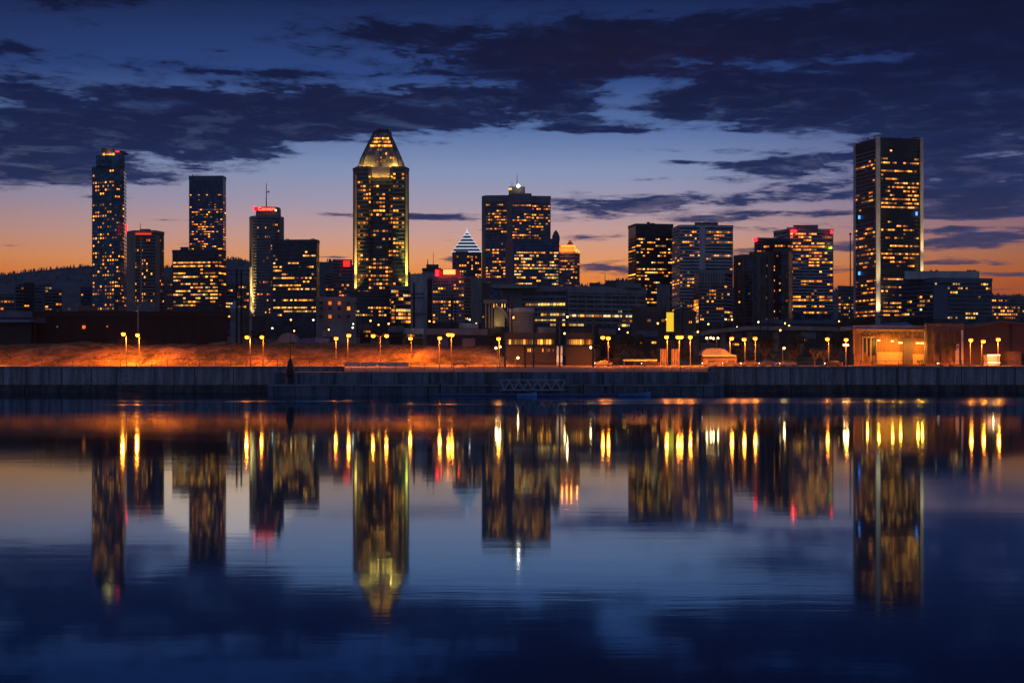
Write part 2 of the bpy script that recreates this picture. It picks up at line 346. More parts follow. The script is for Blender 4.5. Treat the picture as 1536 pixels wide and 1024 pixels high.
# wooded hills behind the city
RIDGE = [(-400, 430), (0, 414), (40, 409), (70, 405), (100, 402), (137, 400), (190, 402), (240, 402), (300, 398), (330, 394), (345, 389), (362, 389), (380, 395), (430, 396), (480, 394), (500, 392), (520, 395), (560, 404),
         (620, 412), (700, 424), (840, 426), (885, 429), (910, 424), (930, 420), (950, 421), (1000, 428), (1100, 434), (1250, 436), (1400, 440), (1490, 443), (1536, 445), (1900, 452)]
def ridge(px):
    for (a, b), (c, d) in zip(RIDGE, RIDGE[1:]):
        if a <= px <= c: f = (px-a)/(c-a); return b + (d-b)*f
    return 455
DH = 4200
FOREST = mat('hazed_wooded_slope', (.06, .075, .105), .95, scale=.02, bump=.6, var=.5)  # bluish tone: distance haze painted into the wood colour
hx = [X(-380 + i*2.5, DH) for i in range(900)]
def hz(x, y):
    px = x*F/DH + 768
    zt = Z(ridge(px), DH); f = sstep(3100, DH, y)
    if y > DH: f = 1 - .5*sstep(DH, 5600, y)
    jag = (mn.noise(Vector((x*.05, y*.01, 0)))*4 + mn.noise(Vector((x*.16, y*.01, 9)))*3) * f
    return 40 + (zt-40)*f + jag
grid('hills', hx, [3100, 3400, 3700, 4000, DH, 4700, 5600], hz, FOREST, 'structure')
tm = MB()
for i in range(3600):
    px = random.uniform(-60, 1600); y = random.uniform(3850, 4300); x = X(px, DH)
    z = hz(x, y); h = random.uniform(3, 7); r = h*random.uniform(.22, .42)
    tm.lathe((x, y, z-4), [(r*.5, 0), (r, h*.35), (r*.75, h*.7), (.5, h+4)], 6)
tag(tm.build('far_woodland', FOREST), 'dark far-off wood along the hill crest', 'woodland', kind='stuff')

# ------------------------------------------------------------------ buildings
WINMESH = {}
class Bld:
    def __init__(s, name, label, foot, ytop, D=None, depth=30, base=None, wall=G_DARK, trim=C_DARK, cat='tower', group=None, roof=None, sloped=None):
        s.D = D or min(d for _, d in foot)
        s.pts = [Vector((X(px, d), d)) for px, d in foot]
        c = Vector((sum(q.x for q in s.pts)/len(s.pts), sum(q.y for q in s.pts)/len(s.pts)))
        ray = c.normalized()
        s.zt = Z(ytop, s.D); s.zb = base if base is not None else ground_z(c.x, c.y) - 1.5
        s.ray = ray; s.depth = depth; cc = c + ray*depth/2
        s.root = thing(name, (cc.x, cc.y, s.zb), label, cat, group)
        s.foot = s.pts + [s.pts[-1] + ray*depth, s.pts[0] + ray*depth]
        s.mb = MB(); s.mats = [wall, trim]; s.lit = []
        s.mb.prism(s.foot, s.zb, s.zt, 0, 1)
        # parapet
        for a, b in zip(s.foot, s.foot[1:] + s.foot[:1]):
            ax = (b-a).normalized(); s.mb.obox((a+b)/2, ax, (b-a).length+.5, .6, s.zt-1.0, s.zt+.9, 1, .25)
    def z(s, py): return Z(py, s.D)
    def facade(s, i, y0, y1, pitch, cols, rows, wf=.72, hf=.55, band=.32, pier=0, pw=.18, m0=.02, m1=.98, mix='amber', corr=.6, proud=.22, colw=None, bmi=1):
        a, b = s.pts[i], s.pts[i+1]; L = (b-a).length; ax = (b-a).normalized()
        zt, zb = s.z(y0), s.z(y1); n = max(1, round((y1-y0)/pitch)); ph = (zt-zb)/n
        cw = L*(m1-m0)/cols
        for r in range(n):
            zc = zt - (r+.5)*ph
            if band: s.mb.obox((a+b)/2, ax, L*.995, .5, zc+ph*(.5-band), zc+ph*.5, bmi, proud)
            d = int(rows[min(len(rows)-1, int(r*len(rows)/n))])/9.0 if isinstance(rows, str) else rows
            d = min(.92, d*random.choice((.2, .6, .9, 1.15, 1.5))) if d < .99 else d; corr_ = corr*.85
            on = random.random() < d
            for c in range(cols):
                pr = d
                if colw: pr *= colw[min(len(colw)-1, int(c*len(colw)/cols))]
                if random.random() > corr_: on = random.random() < pr
                if on and (not colw or random.random() < max(.0, colw[min(len(colw)-1, int(c*len(colw)/cols))])):
                    s.lit.append((a + ax*(L*m0+cw*(c+.5)), ax, zc-ph*band*.5, cw*wf, ph*hf*.88, random.choice(WMIX[mix])))
        if pier:
            for c in range(pier+1):
                q = a + ax*(L*(m0+(m1-m0)*c/pier)); s.mb.obox(q, ax, cw*pw if pier == cols else pw, .7, zb, zt, 1, proud+.12)
        return s
    def slab(s, i, f0, f1, y0, y1, mi=1, off=.4, dpt=1.0):
        """vertical or horizontal panel on face i between fractions f0..f1 and rows y0..y1"""
        a, b = s.pts[i], s.pts[i+1]; ax = (b-a).normalized(); L = (b-a).length
        s.mb.obox(a + ax*(L*(f0+f1)/2), ax, L*(f1-f0), dpt, s.z(y1), s.z(y0), mi, off); return s
    def at(s, i, f, off=0.0):
        a, b = s.pts[i], s.pts[i+1]; ax = (b-a).normalized(); n = Vector((ax.y, -ax.x)); return a + (b-a)*f + n*off
    def box(s, name, px0, px1, y0, y1, m, D=None, dep=None, back=4.0, **kw):
        """extra volume on the roof: penthouse, plant room"""
        D = (D or s.D) + back; sc = D
        q = MB(); dep = dep or s.depth*.5
        a = Vector((X(px0, sc), sc)); b = Vector((X(px1, sc), sc)); r = ((a+b)/2).normalized()
        q.prism([a, b, b+r*dep, a+r*dep], Z(y1, sc), Z(y0, sc)); o = q.build(name, m, s.root); return o
    def done(s, limit=100, wname='window'):
        s.mb.build('wall', s.mats, s.root)
        lit = s.lit; random.shuffle(lit); k = len(lit) if len(lit) <= limit+8 else limit
        org = Vector(s.root.location)
        for (q, ax, z, w, h, mi) in lit[:k]:
            key = (round(w, 1), round(h, 1), mi)
            if key not in WINMESH:
                WINMESH[key] = MB().box(-key[0]/2, key[0]/2, -.12, .1, -key[1]/2, key[1]/2).mesh('window', WARM[mi])
            o = bpy.data.objects.new(wname, WINMESH[key]); COL.objects.link(o); o.parent = s.root
            o.location = (q.x-org.x, q.y-org.y, z-org.z); o.rotation_euler = (0, 0, math.atan2(ax.y, ax.x))
        if len(lit) > k:
            r = MB()
            for (q, ax, z, w, h, mi) in lit[k:]: r.obox(q, ax, w, .2, z-h/2, z+h/2, mi, .12)
            tag(r.build(wname, WARM, s.root), kind='stuff')
        return s.root
def mast(B, px, y0, y1, m=METAL, r=.35, D=None, name='antenna'):
    D = D or B.D + 8
    q = MB().tube((X(px, D), D, Z(y1, D)), (X(px, D), D, Z(y0, D)), r, r*.5, 6)
    return q.build(name, m, B.root)
def beacon(B, px, py, m, r=1.2, D=None, name='beacon_light', light=None):
    D = D or B.D
    q = MB().lathe((X(px, D), D, Z(py, D)), [(r*.4, -r), (r, -r*.4), (r, r*.4), (r*.4, r)], 8)
    o = q.build(name, m, B.root)
    if light: lamp(name, 'POINT', (X(px, D), D-3, Z(py, D)), light[0], light[1], B.root, size=.5)
    return o
def panel(B, name, px0, px1, y0, y1, m, D=None, d=.6, parent=None, **kw):
    D = D or B.D - .6
    q = MB().box(X(px0, D), X(px1, D), D-d, D, Z(y1, D), Z(y0, D)); return q.build(name, m, parent or B.root)
GOLD = (1, .50, .08)
def uplight(B, px, y0, y1, D, power, col=GOLD, off=2.2, ang=30, side=0):
    """floodlight at the foot of a column"""
    loc = (X(px, D)+side, D-off, Z(y1, D)); tgt = (X(px, D), D+.2, Z(y0, D))
    q = MB().lathe((loc[0], loc[1], loc[2]-1.2), [(.5, 0), (.7, .6), (.6, .9)], 8); f = q.build('floodlight', METAL, B.root)
    lamp('floodlight_beam', 'SPOT', loc, col, power*7, f, tgt, .3, ang, .8)
    lamp('floodlight_wash', 'SPOT', (loc[0], loc[1], loc[2]-.2), col, power*.25, f, (loc[0], D+.2, loc[2]+off*3.2), .3, 80, .9)

# 1 glass condominium tower
b = Bld('glass_tower', 'teal glass tower with lit crown box and curved right side, leftmost in the skyline', [(138, 1262), (172, 1250), (180, 1253), (186, 1262), (189.5, 1280)], 249, 1250, 26, wall=G_TEAL, trim=C_NAVY)
b.facade(0, 252, 470, 5.6, 9, '4463213642655333444334455462', .5, .5, .30, mix='amber', corr=.25)
for i in (1, 2, 3): b.facade(i, 252, 470, 5.6, 3 if i < 3 else 1, '1121112223211223333443333', .7, .4, .22, mix='amber', corr=.3)
b.box('upper_storeys', 144, 187, 233, 249, G_TEAL, back=1.5, dep=18)
cb = b.box('crown', 151.5, 172, 222, 233, glass('crown_glass', (.30, .30, .26), .5), back=6, dep=12)
b.box('crown_wing', 174, 187, 228, 233, G_TEAL, back=2.5, dep=12)
q = MB(); DD = 1251
q.prism([(X(173, DD), DD), (X(189, DD), DD), (X(188, DD), DD+12), (X(174, DD), DD+12)], Z(228, DD), [Z(225, DD), Z(230, DD), Z(230, DD), Z(225, DD)]); q.build('roof', C_NAVY, b.root)
for px in (155, 160, 164, 169): lamp('crown_light', 'POINT', (X(px, 1254), 1254.2, Z(232.4, 1254)), (1, .72, .22), 500, b.root, size=.4)
for px in (156, 161.5, 166, 170): beacon(b, px, 231.8, WARM[1], 1.1, 1254.5, 'crown_lamp')
panel(b, 'roof_sign', 174, 178.5, 226.5, 228.3, NEON_RED, 1250)
panel(b, 'red_strip', 189.2, 190.8, 336, 352, NEON_RED, 1248)
b.done()

# 2 concrete tower with fins
b = Bld('concrete_tower', 'brown concrete tower with pale side fins and a red strip, beside the teal tower', [(190.5, 1160), (201, 1150), (233, 1150), (246, 1165)], 347, 1150, 28, wall=G_BROWN, trim=C_TAN)
b.slab(0, .0, 1.0, 347, 480, 1, .4); b.facade(1, 352, 478, 5, 9, '2233344544545443333445554322', .5, .55, .25, mix='orange', corr=.3, colw=[.9, .3, .05, 1, 1, 1, .6, .4, .5])
b.slab(1, .0, .07, 349, 480); b.slab(1, .30, .38, 356, 480); b.slab(2, .0, .45, 352, 480); b.facade(2, 356, 478, 5, 3, '1112223222222222', .5, .5, .25, mix='orange', m0=.5, corr=.3)
b.box('penthouse', 211, 226, 343.5, 347, C_BROWN); mast(b, 210.5, 334, 347)
panel(b, 'red_strip', 203.5, 227, 349.5, 352, emis('red_glow', (1, .06, .02), .9), 1149)
b.done()

# 3 tall dark glass tower and the lower block in front
b = Bld('glass_tower', 'tall dark blue glass tower with a louvred top, rising behind a lower lit block', [(283.5, 1352), (334.5, 1350), (339, 1362)], 265, 1350, 32, wall=G_BLUE, trim=C_NAVY)
b.slab(0, 0, 1, 265, 271, 1, .5); b.facade(0, 272, 285, 13, 30, '0', band=0, pier=30, pw=.5)
b.facade(0, 286, 470, 3.7, 16, '2111333222443344222333444455554433344333332222', .8, .42, .36, mix='amber', corr=.45)
b.facade(1, 290, 470, 3.7, 2, '333344443333', .8, .42, .36, corr=.4)
mast(b, 289, 261.5, 265, r=.8, name='roof_vent')
b.done()
b = Bld('office_block', 'wide dark office block with stepped roof and lit rows, before the tall blue tower', [(258.5, 1282), (328, 1275), (339, 1290)], 375.5, 1275, 30, wall=G_DARK, trim=C_DARK, cat='office block')
b.facade(0, 379, 470, 5.5, 18, '02445346756645545343', .9, .45, .35, mix='yellow', corr=.72)
b.facade(1, 379, 470, 5.5, 3, '24444444433', .9, .45, .35, mix='yellow')
b.box('penthouse', 270.5, 283, 370.5, 375.5, C_DARK, dep=15); b.done()

# 4 tower with red lettering
b = Bld('hotel_tower', 'slim grey tower with a rounded crown, red lettering and a tall red mast', [(374.5, 1110), (380, 1102), (385, 1100), (412, 1100), (419, 1104), (425.5, 1115)], 325, 1100, 28, wall=G_BROWN, trim=C_MID)
b.slab(0, 0, 1, 327, 476, 1, .3); b.slab(4, 0, 1, 327, 476, 1, .3)
b.mats.append(C_TAN)
b.facade(1, 329, 474, 4.6, 2, '21222221', .5, .5, .45, mix='orange', corr=.3)
b.facade(2, 329, 474, 4.6, 9, '1112111221121211222222', .45, .5, .5, pier=9, pw=.42, mix='orange', corr=.2)
b.facade(3, 329, 474, 4.6, 3, '321112211', .5, .5, .45, mix='orange', corr=.2)
DD = 1108; cx = X(400, DD); q = MB()
q.lathe((cx, DD+8, Z(326, DD)), [(9.8, 0), (9.6, Z(312, DD)-Z(326, DD)), (9.0, Z(310, DD)-Z(326, DD))], 28); q.build('crown', C_MID, b.root)
mast(b, 399.5, 275, 310, mat('mast_red', (.35, .03, .02), .6, scale=1), .5, DD+8, 'mast')
q = MB().box(cx-.8, cx+.8, DD+7.6, DD+8.4, Z(287, DD), Z(285, DD)); q.build('mast_dish', METAL, b.root)
sp_ = panel(b, 'sign_panel', 381.5, 409.5, 310.6, 316.2, emis('red_panel', (1, .012, .015), 1.0), 1105)
panel(b, 'red_strip', 380.6, 382.2, 309.5, 316, NEON_RED, 1104.5)
cu = bpy.data.curves.new('lettering', 'FONT'); cu.body = 'Convert'; cu.size = 3.6; cu.extrude = .15; cu.align_x = 'CENTER'; cu.space_character = 1.1
to = bpy.data.objects.new('lettering', cu); COL.objects.link(to)
bpy.context.view_layer.update(); dg = bpy.context.evaluated_depsgraph_get()
me = bpy.data.meshes.new_from_object(to.evaluated_get(dg)); bpy.data.objects.remove(to); me.materials.clear(); me.materials.append(emis('letter_red', (1, .09, .05), 7))
lo = bpy.data.objects.new('lettering', me); COL.objects.link(lo); lo.parent = sp_
lo.location = Vector((X(400, 1104), 1103.8, Z(315.6, 1104))) - Vector(b.root.location); lo.rotation_euler = (R(90), 0, 0)
panel(b, 'lit_sign', 412.5, 415, 314, 317, WARM[3], 1105)
q = MB(); q.obox(b.at(0, .5), (b.pts[1]-b.pts[0]).normalized(), 2.6, 1.0, b.zb, b.z(400), 0, 1.0); q.build('corner_column', C_PALE, b.root)
uplight(b, 377, 405, 474, 1103, 90000, (1, .60, .14), 3.2, 26)
b.done()

# 5 dark office block
b = Bld('office_block', 'dark square office block with long lit rows, right of the red-lettered tower', [(408.5, 1002), (475, 1000), (479, 1010)], 361, 1000, 40, wall=G_DARK, trim=C_DARK, cat='office block')
b.facade(0, 363, 368, 5, 1, '0', band=.4)
b.facade(0, 374, 474, 5.7, 20, '24166566786421636322', .86, .42, .38, mix='yellow', corr=.75)
for px in (430, 432.5, 467, 469.5, 471): mast(b, px, 357.5, 361, r=.6, name='roof_vent')
b.box('roof_plant', 428, 434, 359.5, 361, C_BLACK, dep=6); b.done()

# blocks between
def small(name, label, px0, px1, ytop, D, rows='1', wall=G_DARK, trim=C_MID, pitch=5, cols=None, y1=485, mix='amber', depth=25, skew=6, corr=.4, band=.35, cat='building', wf=.7, hf=.5, y0=None, side=0, limit=100, fin=True, base=None, pier=0, pw=.2):
    foot = [(px0, D), (px1, D+skew)] if not side else ([(px0, D+skew), (px0+side, D), (px1, D+2)] if side > 0 else [(px0, D+2), (px1+side, D), (px1, D+skew)])
    b = Bld(name, label, foot, ytop, D, depth, wall=wall, trim=trim, cat=cat, base=base)
    nf = len(foot)-1
    for i in range(nf):
        wpx = foot[i+1][0]-foot[i][0]
        c = cols if (cols and (nf == 1 or wpx > 15)) else max(1, round(wpx/4.0))
        b.facade(i, y0 or ytop+3, y1, pitch, c, rows, wf, hf, band, mix=mix, corr=corr, pier=pier if (nf == 1 or wpx > 15) else 0, pw=pw)
    return b.done(limit) if fin else b
small('apartment_block', 'low block with orange windows at the far left edge', 0, 22, 440, 1500, '134455', cols=4, y1=470, mix='orange')
small('apartment_block', 'dark slab with striped floors and overhanging roof, below the left hill', 23, 36, 425.5, 1450, '2112311', y1=470, mix='orange')
small('apartment_block', 'black block with open dark floors behind the long brick building, far left', 36, 52, 425, 1440, '0000100', wall=G_DARK, trim=C_BLACK, band=.6, y1=470)
small('apartment_block', 'bluish block with few lights between two dark blocks, far left', 52.5, 67, 426, 1480, '1121', wall=G_BLUE, y1=470)
small('apartment_block', 'narrow tower with a lit window column and sloped top, far left', 67, 78, 425.5, 1400, '2345543', cols=2, y1=466, mix='yellow')
small('apartment_block', 'narrow block with orange lights left of the pale low roofs', 78.5, 93, 434, 1420, '1134554', cols=3, y1=468, mix='orange')
small('low_building', 'pale low building at the foot of the teal tower, on its left', 93, 122, 456, 1100, '1', wall=C_MID, y1=472, pitch=6)
small('low_building', 'bluish stepped building touching the left side of the teal tower', 121, 140, 431, 1290, '11232', wall=G_BLUE, trim=C_NAVY, y1=472)
small('low_building', 'grey two-storey building with four lit windows below the brown concrete tower', 190, 232, 456, 1000, '0333', wall=C_MID, trim=C_GREY, y1=474, pitch=5, cols=12)
small('low_building', 'slim grey block between the brown concrete tower and the wide dark block', 246, 259, 420, 1330, '11', wall=C_MID, y1=474)
small('low_building', 'hazy block with coloured lights left of the floodlit column', 338, 353, 424, 1300, '1123334', wall=G_BLUE, y1=476, mix='green')
small('low_building', 'reddish brick block just left of the floodlit column', 353, 374, 424, 1250, '2322332', wall=C_BROWN, y1=476, mix='orange')
b = small('church', 'small church with a pale blue pyramid roof below the high-voltage frame', 345, 360, 464, 900, '1', wall=C_MID, trim=C_GREY, y1=476, fin=False)
q = MB(); DD = 903; q.prism([(X(344, DD), DD), (X(357, DD), DD), (X(357, DD), DD+6), (X(344, DD), DD+6)], Z(464, DD), Z(450, DD), top=[(X(350, DD), DD+2.6), (X(351, DD), DD+2.6), (X(351, DD), DD+3.4), (X(350, DD), DD+3.4)])
q.build('roof', mat('blue_roof', (.25, .32, .45), .5), b.root); b.done()
small('office_block', 'bluish block without lights right of the dark office block', 478, 500, 394, 1600, '0', wall=C_NAVY, trim=C_NAVY, y1=476, band=.1)
small('office_block', 'small pale block with scattered lights left of the pointed tower', 488, 505, 408, 1500, '222234333', trim=C_GREY, y1=470)
b = small('office_block', 'grey block carrying a bright red square sign, tucked left of the pointed tower', 500, 528, 390, 1450, '0011222344', trim=C_MID, y1=470, mix='orange', fin=False)
panel(b, 'red_sign', 515, 525, 391, 400, emis('sign_red', (1, .02, .02), 1.6), 1448); b.done()
b = small('low_building', 'concrete three-storey block with dark window openings, below the dark office block', 474, 534, 448, 620, '0', wall=C_GREY, trim=C_TAN, y1=486, cat='building', band=.08, fin=False)
for px in (482, 495, 509, 523):
    for y in (452, 460, 472): panel(b, 'window', px-2.2, px+2.2, y, y+5, WARM[2] if (px, y) in ((495, 452), (509, 452), (495, 472), (523, 460)) else G_DARK, 619.8, .3)
b.done()

# 6 pointed tower
b = Bld('pointed_tower', 'tall tower with tapered glass crown, floodlit gold corners and a dark spiky top', [(529.5, 1228), (536, 1216), (553, 1215), (559, 1220), (583, 1220), (589, 1215), (607, 1216), (613.5, 1228)], 251, 1215, 45, wall=G_DARK, trim=C_DARK)
rw = '2343466343576652244555655445555555555567'
b.facade(0, 262, 470, 6.05, 1, '0', band=0)
b.facade(1, 257, 470, 6.05, 4, rw, .74, .5, .34, mix='amber', corr=.4)
b.facade(3, 268, 470, 6.05, 5, rw, .74, .5, .34, mix='amber', corr=.4)
b.facade(5, 257, 470, 6.05, 4, rw, .74, .5, .34, mix='amber', corr=.4)
b.facade(2, 262, 470, 6.05, 2, rw, .7, .5, .34, corr=.4); b.facade(4, 262, 470, 6.05, 2, rw, .7, .5, .34, corr=.4)
b.mats.append(C_TAN)
DD = 1221
def lv(py, hw, cx=571.0): return (Z(py, DD), X(cx-hw, DD), X(cx+hw, DD))
prof = [(251, 34.5), (238, 31), (225, 25.5), (212, 19.5), (201, 14.2), (197, 12.8)]
q = MB(); ring = []
for py, hw in prof:
    z, x0, x1 = lv(py, hw); d = 14*hw/34.5 + 2; yc = DD + 16; ch = (x1-x0)*.10
    ring.append([(x0, yc-d+ch*.8, z), (x0+ch, yc-d, z), ((x0+x1)/2, yc-d-1.2, z), (x1-ch, yc-d, z), (x1, yc-d+ch*.8, z), (x1, yc+d, z), (x0, yc+d, z)])
n = 7
q.add([v for r in ring for v in r], [(k*n+i, k*n+(i+1) % n, (k+1)*n+(i+1) % n, (k+1)*n+i) for k in range(len(ring)-1) for i in range(n)] + [tuple(range((len(ring)-1)*n, len(ring)*n))])
crown = q.build('crown', glass('crown_glass_blue', (.16, .18, .20), .45), b.root)
q = MB()
for k in range(len(ring)-1):                      # ribs along the crown edges
    for i in (0, 1, 3, 4): q.tube(ring[k][i], ring[k+1][i], .55, .5, 5)
q.build('crown_rib', C_BLACK, b.root)
for j, (py, hw, nn_) in enumerate(((206, 11, 9), (211.5, 13.5, 10), (217.5, 16.5, 11))):
    z, x0, x1 = lv(py, hw); d = 14*(hw+4.5)/34.5+2; yy = DD+16-d-1.6; q = MB()
    for c in range(nn_):
        if c == nn_//2 and j < 2: continue
        xx = x0+(x1-x0)*(c+.5)/nn_; o = MB().box(xx-.85, xx+.85, yy-.1, yy+.5, z-.75, z+.75).build('window', WARM[1], crown)
for px, py in ((567, 224), (571, 224), (579, 230), (571.5, 236.5), (571.5, 242.5), (566, 242.5), (586, 236.5), (590, 237)):
    yy = DD+16-(14*(37-(py-197)*.0)/34.5)*.0; hw = 12.8+(py-197)*.42; yy = DD+16-(14*hw/34.5+2)-1.5
    MB().box(X(px-.9, DD), X(px+.9, DD), yy-.2, yy+.6, Z(py+1.2, DD), Z(py-1.2, DD)).build('window', WARM[0], crown)
q = MB()
z0 = Z(197.5, DD)
for (a0, a1, tp) in ((558, 563, 193.5), (562, 582, 191.5), (566, 570, 189.2), (571, 575, 190.2), (577, 580, 190.4), (581, 585, 194.5)):
    q.box(X(a0, DD), X(a1, DD), DD+11+random.random(), DD+19-random.random(), z0, Z(tp, DD))
q.build('roof_spikes', C_BLACK, b.root)
for px in (542, 548, 554, 587, 593, 600): lamp('crown_light', 'POINT', (X(px, 1218), 1217.5+.6*abs(px-571)*.02, Z(250, 1218)), GOLD, 4200, b.root, size=.4)
panel(b, 'crown_base', 553, 588.5, 250, 266, mat('crown_screen', (.35, .33, .30), .6, stretch=(3, 3, .2), scale=1), 1219.5)
for px in (557, 562, 567, 575, 581, 586): lamp('crown_light', 'POINT', (X(px, 1217), 1216.6, Z(265, 1217)), GOLD, 420, b.root, size=.4)
for px, sgn, c in ((533.5, -1, (1, .58, .10)), (609.8, 1, (.85, .75, .10))):
    MB().box(X(px-1.7, 1214), X(px+1.7, 1214), 1214.5, 1219, b.zb, b.z(262)).build('corner_column', C_TAN, b.root)
    uplight(b, px, 330, 437, 1214.3, 160000, c, 3.5, 24)
small('low_wing', 'stepped base wing with yellow lit windows at the left foot of the pointed tower', 526, 585, 438, 1190, '0355667754', wall=G_DARK, trim=C_DARK, y1=474, pitch=6, cols=14, mix='yellow', cat='building wing')
small('glass_lobby', 'low block of bright yellow glass at the right foot of the pointed tower', 586, 620, 430, 1180, '45566787877', wall=G_DARK, trim=C_TAN, y1=484, pitch=5.4, cols=9, mix='yellow', cat='building', wf=.85, hf=.7)
b.done()

# ship-like white building and the block with red sign
b = Bld('curved_building', 'pale building with curved sweeping side wall and dark deck, right of the pointed tower', [(616, 1100), (637, 1095)], 412, 1095, 20, wall=C_PALE, trim=C_PALE, cat='building')
q = MB(); DD = 1096; pr = [(616, 440), (622, 428), (627, 418), (632, 410), (640, 402), (655, 402), (655, 470), (616, 470)]
q.add([(X(a, DD), DD-1, Z(c, DD)) for a, c in pr] + [(X(a, DD), DD+18, Z(c, DD)) for a, c in pr], [tuple(range(8)), tuple(range(15, 7, -1))] + [(i, (i+1) % 8, 8+(i+1) % 8, 8+i) for i in range(8)])
q.build('sweeping_wall', C_PALE, b.root)
b.box('roof_deck', 633, 662, 402, 405, C_BLACK, back=-3, dep=18); b.box('roof_house', 639.5, 658, 396.5, 402, C_DARK, back=-2, dep=12)
mast(b, 641.5, 389, 397, r=.5); mast(b, 650, 378, 397, r=.25); b.done()
b = Bld('office_block', 'grey many-windowed block with a red-lit top storey and pale glowing panel', [(641, 1046), (648, 1040), (697, 1040), (722, 1060)], 416, 1040, 30, wall=G_BROWN, trim=C_GREY, cat='office block')
b.facade(1, 419, 484, 5.1, 12, '3356644255544332333', .8, .5, .42, pier=12, pw=.3, mix='amber', corr=.45)
b.facade(2, 424, 484, 5.1, 5, '12112211', .5, .5, .42, mix='orange', m1=.5); b.slab(2, .35, 1, 418, 484, 1)
b.box('red_top', 652, 690, 403.5, 416, mat('red_wall', (.45, .06, .05), .6), back=2, dep=16)
panel(b, 'glowing_panel', 665, 683, 404.5, 411.5, emis('panel_warm', (1, .42, .12), 1.9), 1041)
panel(b, 'red_strip', 653.5, 658, 405, 415, NEON_RED, 1041)
for px in (662, 672, 688): lamp('sign_light', 'POINT', (X(px, 1038), 1037, Z(413.5, 1038)), (1, .06, .03), 300, b.root, size=.6)
b.done()
small('low_building', 'dark block with few lights below the twin dark slabs', 700, 735, 425, 1150, '11121', wall=C_BROWN, trim=C_BROWN, y1=486, mix='orange')

# 7 white-outlined pyramid tower
b = Bld('pyramid_tower', 'dark tower with a stepped pyramid roof outlined in white light', [(678.5, 1510), (684, 1500), (700, 1500), (722, 1512)], 378, 1500, 30, wall=G_DARK, trim=C_MID)
b.facade(1, 382, 440, 4.4, 4, '2333444', .6, .6, .25, pier=4, pw=.25, corr=.3); b.facade(2, 382, 440, 4.4, 7, '2223334555', .6, .6, .25, pier=7, pw=.25, corr=.4)
DD = 1503; cx = 700.0
for k in range(6):
    hw = 21.5 - k*3.5; y1_ = 378 - k*5.2; y0_ = y1_ - 5.2; q = MB()
    x0, x1 = X(cx-hw, DD), X(cx+hw, DD); d = (x1-x0)/2; yc = DD+14; hw2 = hw-3.2; X0, X1 = X(cx-hw2, DD), X(cx+hw2, DD); d2 = (X1-X0)/2
    q.prism([(x0, yc-d), (x1, yc-d), (x1, yc+d), (x0, yc+d)], Z(y1_, DD), Z(y0_, DD), top=[(X0, yc-d2), (X1, yc-d2), (X1, yc+d2), (X0, yc+d2)]); q.build('roof_step', C_NAVY, b.root)
    e = MB(); z = Z(y1_, DD)+.4
    e.box(x0-.4, x1+.4, yc-d-.9, yc-d-.1, z-.55, z+.45); e.box(x0-.9, x0-.1, yc-d, yc+d, z-.5, z+.5); e.box(x1+.1, x1+.9, yc-d, yc+d, z-.5, z+.5)
    if k == 5:
        for sx_ in (-1, 1): e.tube(((x0 if sx_ < 0 else x1), yc-d-.4, z), (X(cx, DD), yc-.5, Z(343, DD)), .35, .3, 5)
    e.build('light_strip', NEON_WHITE, b.root)
q = MB().lathe((X(cx, DD), DD+14, Z(348, DD)), [(2.2, 0), (.5, 3), (.15, 6)], 8); q.build('spire', NEON_WHITE, b.root)
b.done()

# 8 cruciform tower
b = Bld('cross_shaped_tower', 'tall grey-blue cross-shaped tower with stepped top, mast and bright beacon', [(723, 1500), (728, 1492), (762, 1490)], 294, 1490, 40, wall=G_BLUE, trim=C_MID)
b.slab(0, 0, 1, 294, 430, 1, .3); b.slab(1, 0, 1, 294, 303, 1, .4)
b.facade(1, 304, 430, 4.45, 10, '12465545544335533456766655', .78, .45, .36, pier=10, pw=.16, mix='amber', corr=.55); 
cq = Bld.__new__(Bld)
def wing(B, foot, ytop, D, depth):
    W = Bld.__new__(Bld); W.D = D; W.pts = [Vector((X(px, d), d)) for px, d in foot]; W.root = B.root; W.mb = B.mb; W.mats = B.mats; W.lit = B.lit; W.depth = depth
    c = (W.pts[0]+W.pts[-1])/2; W.ray = c.normalized(); W.zt = Z(ytop, D); W.zb = B.zb
    W.foot = W.pts + [W.pts[-1]+W.ray*depth, W.pts[0]+W.ray*depth]; W.mb.prism(W.foot, W.zb, W.zt, 0, 1)
    for a, c_ in zip(W.foot, W.foot[1:]+W.foot[:1]):
        ax = (c_-a).normalized(); W.mb.obox((a+c_)/2, ax, (c_-a).length+.5, .6, W.zt-1, W.zt+.9, 1, .25)
    return W
w2 = wing(b, [(760, 1485), (768, 1470), (797, 1470)], 292, 1470, 60); w2.slab(0, 0, 1, 292, 430, 1, .3); w2.slab(1, 0, 1, 292, 304, 1, .35)
w2.facade(1, 305, 430, 4.45, 8, '2456334654335422334455', .78, .45, .36, pier=8, pw=.16, corr=.6)
w3 = wing(b, [(797, 1490), (826, 1492)], 295, 1490, 40); w3.slab(0, 0, 1, 295, 305, 1, .4)
w3.facade(0, 306, 430, 4.45, 8, '445545454454333444', .78, .45, .36, pier=8, pw=.16, corr=.5)
b.box('penthouse', 763, 787.5, 280, 292, C_DARK, D=1474, dep=22)
b.box('roof_step', 786, 797, 290, 293, C_DARK, D=1474, dep=22)
beacon(b, 777.5, 279, emis('beacon_white', (1, .78, .6), 16), 1.5, 1474, light=((1, .7, .5), 1500))
panel(b, 'lit_strip', 762.5, 768, 282, 285, WARM[3], 1473)
mast(b, 775.5, 262.5, 280, r=.45, D=1480); mast(b, 768, 272, 280, r=.3, D=1480)
b.done()

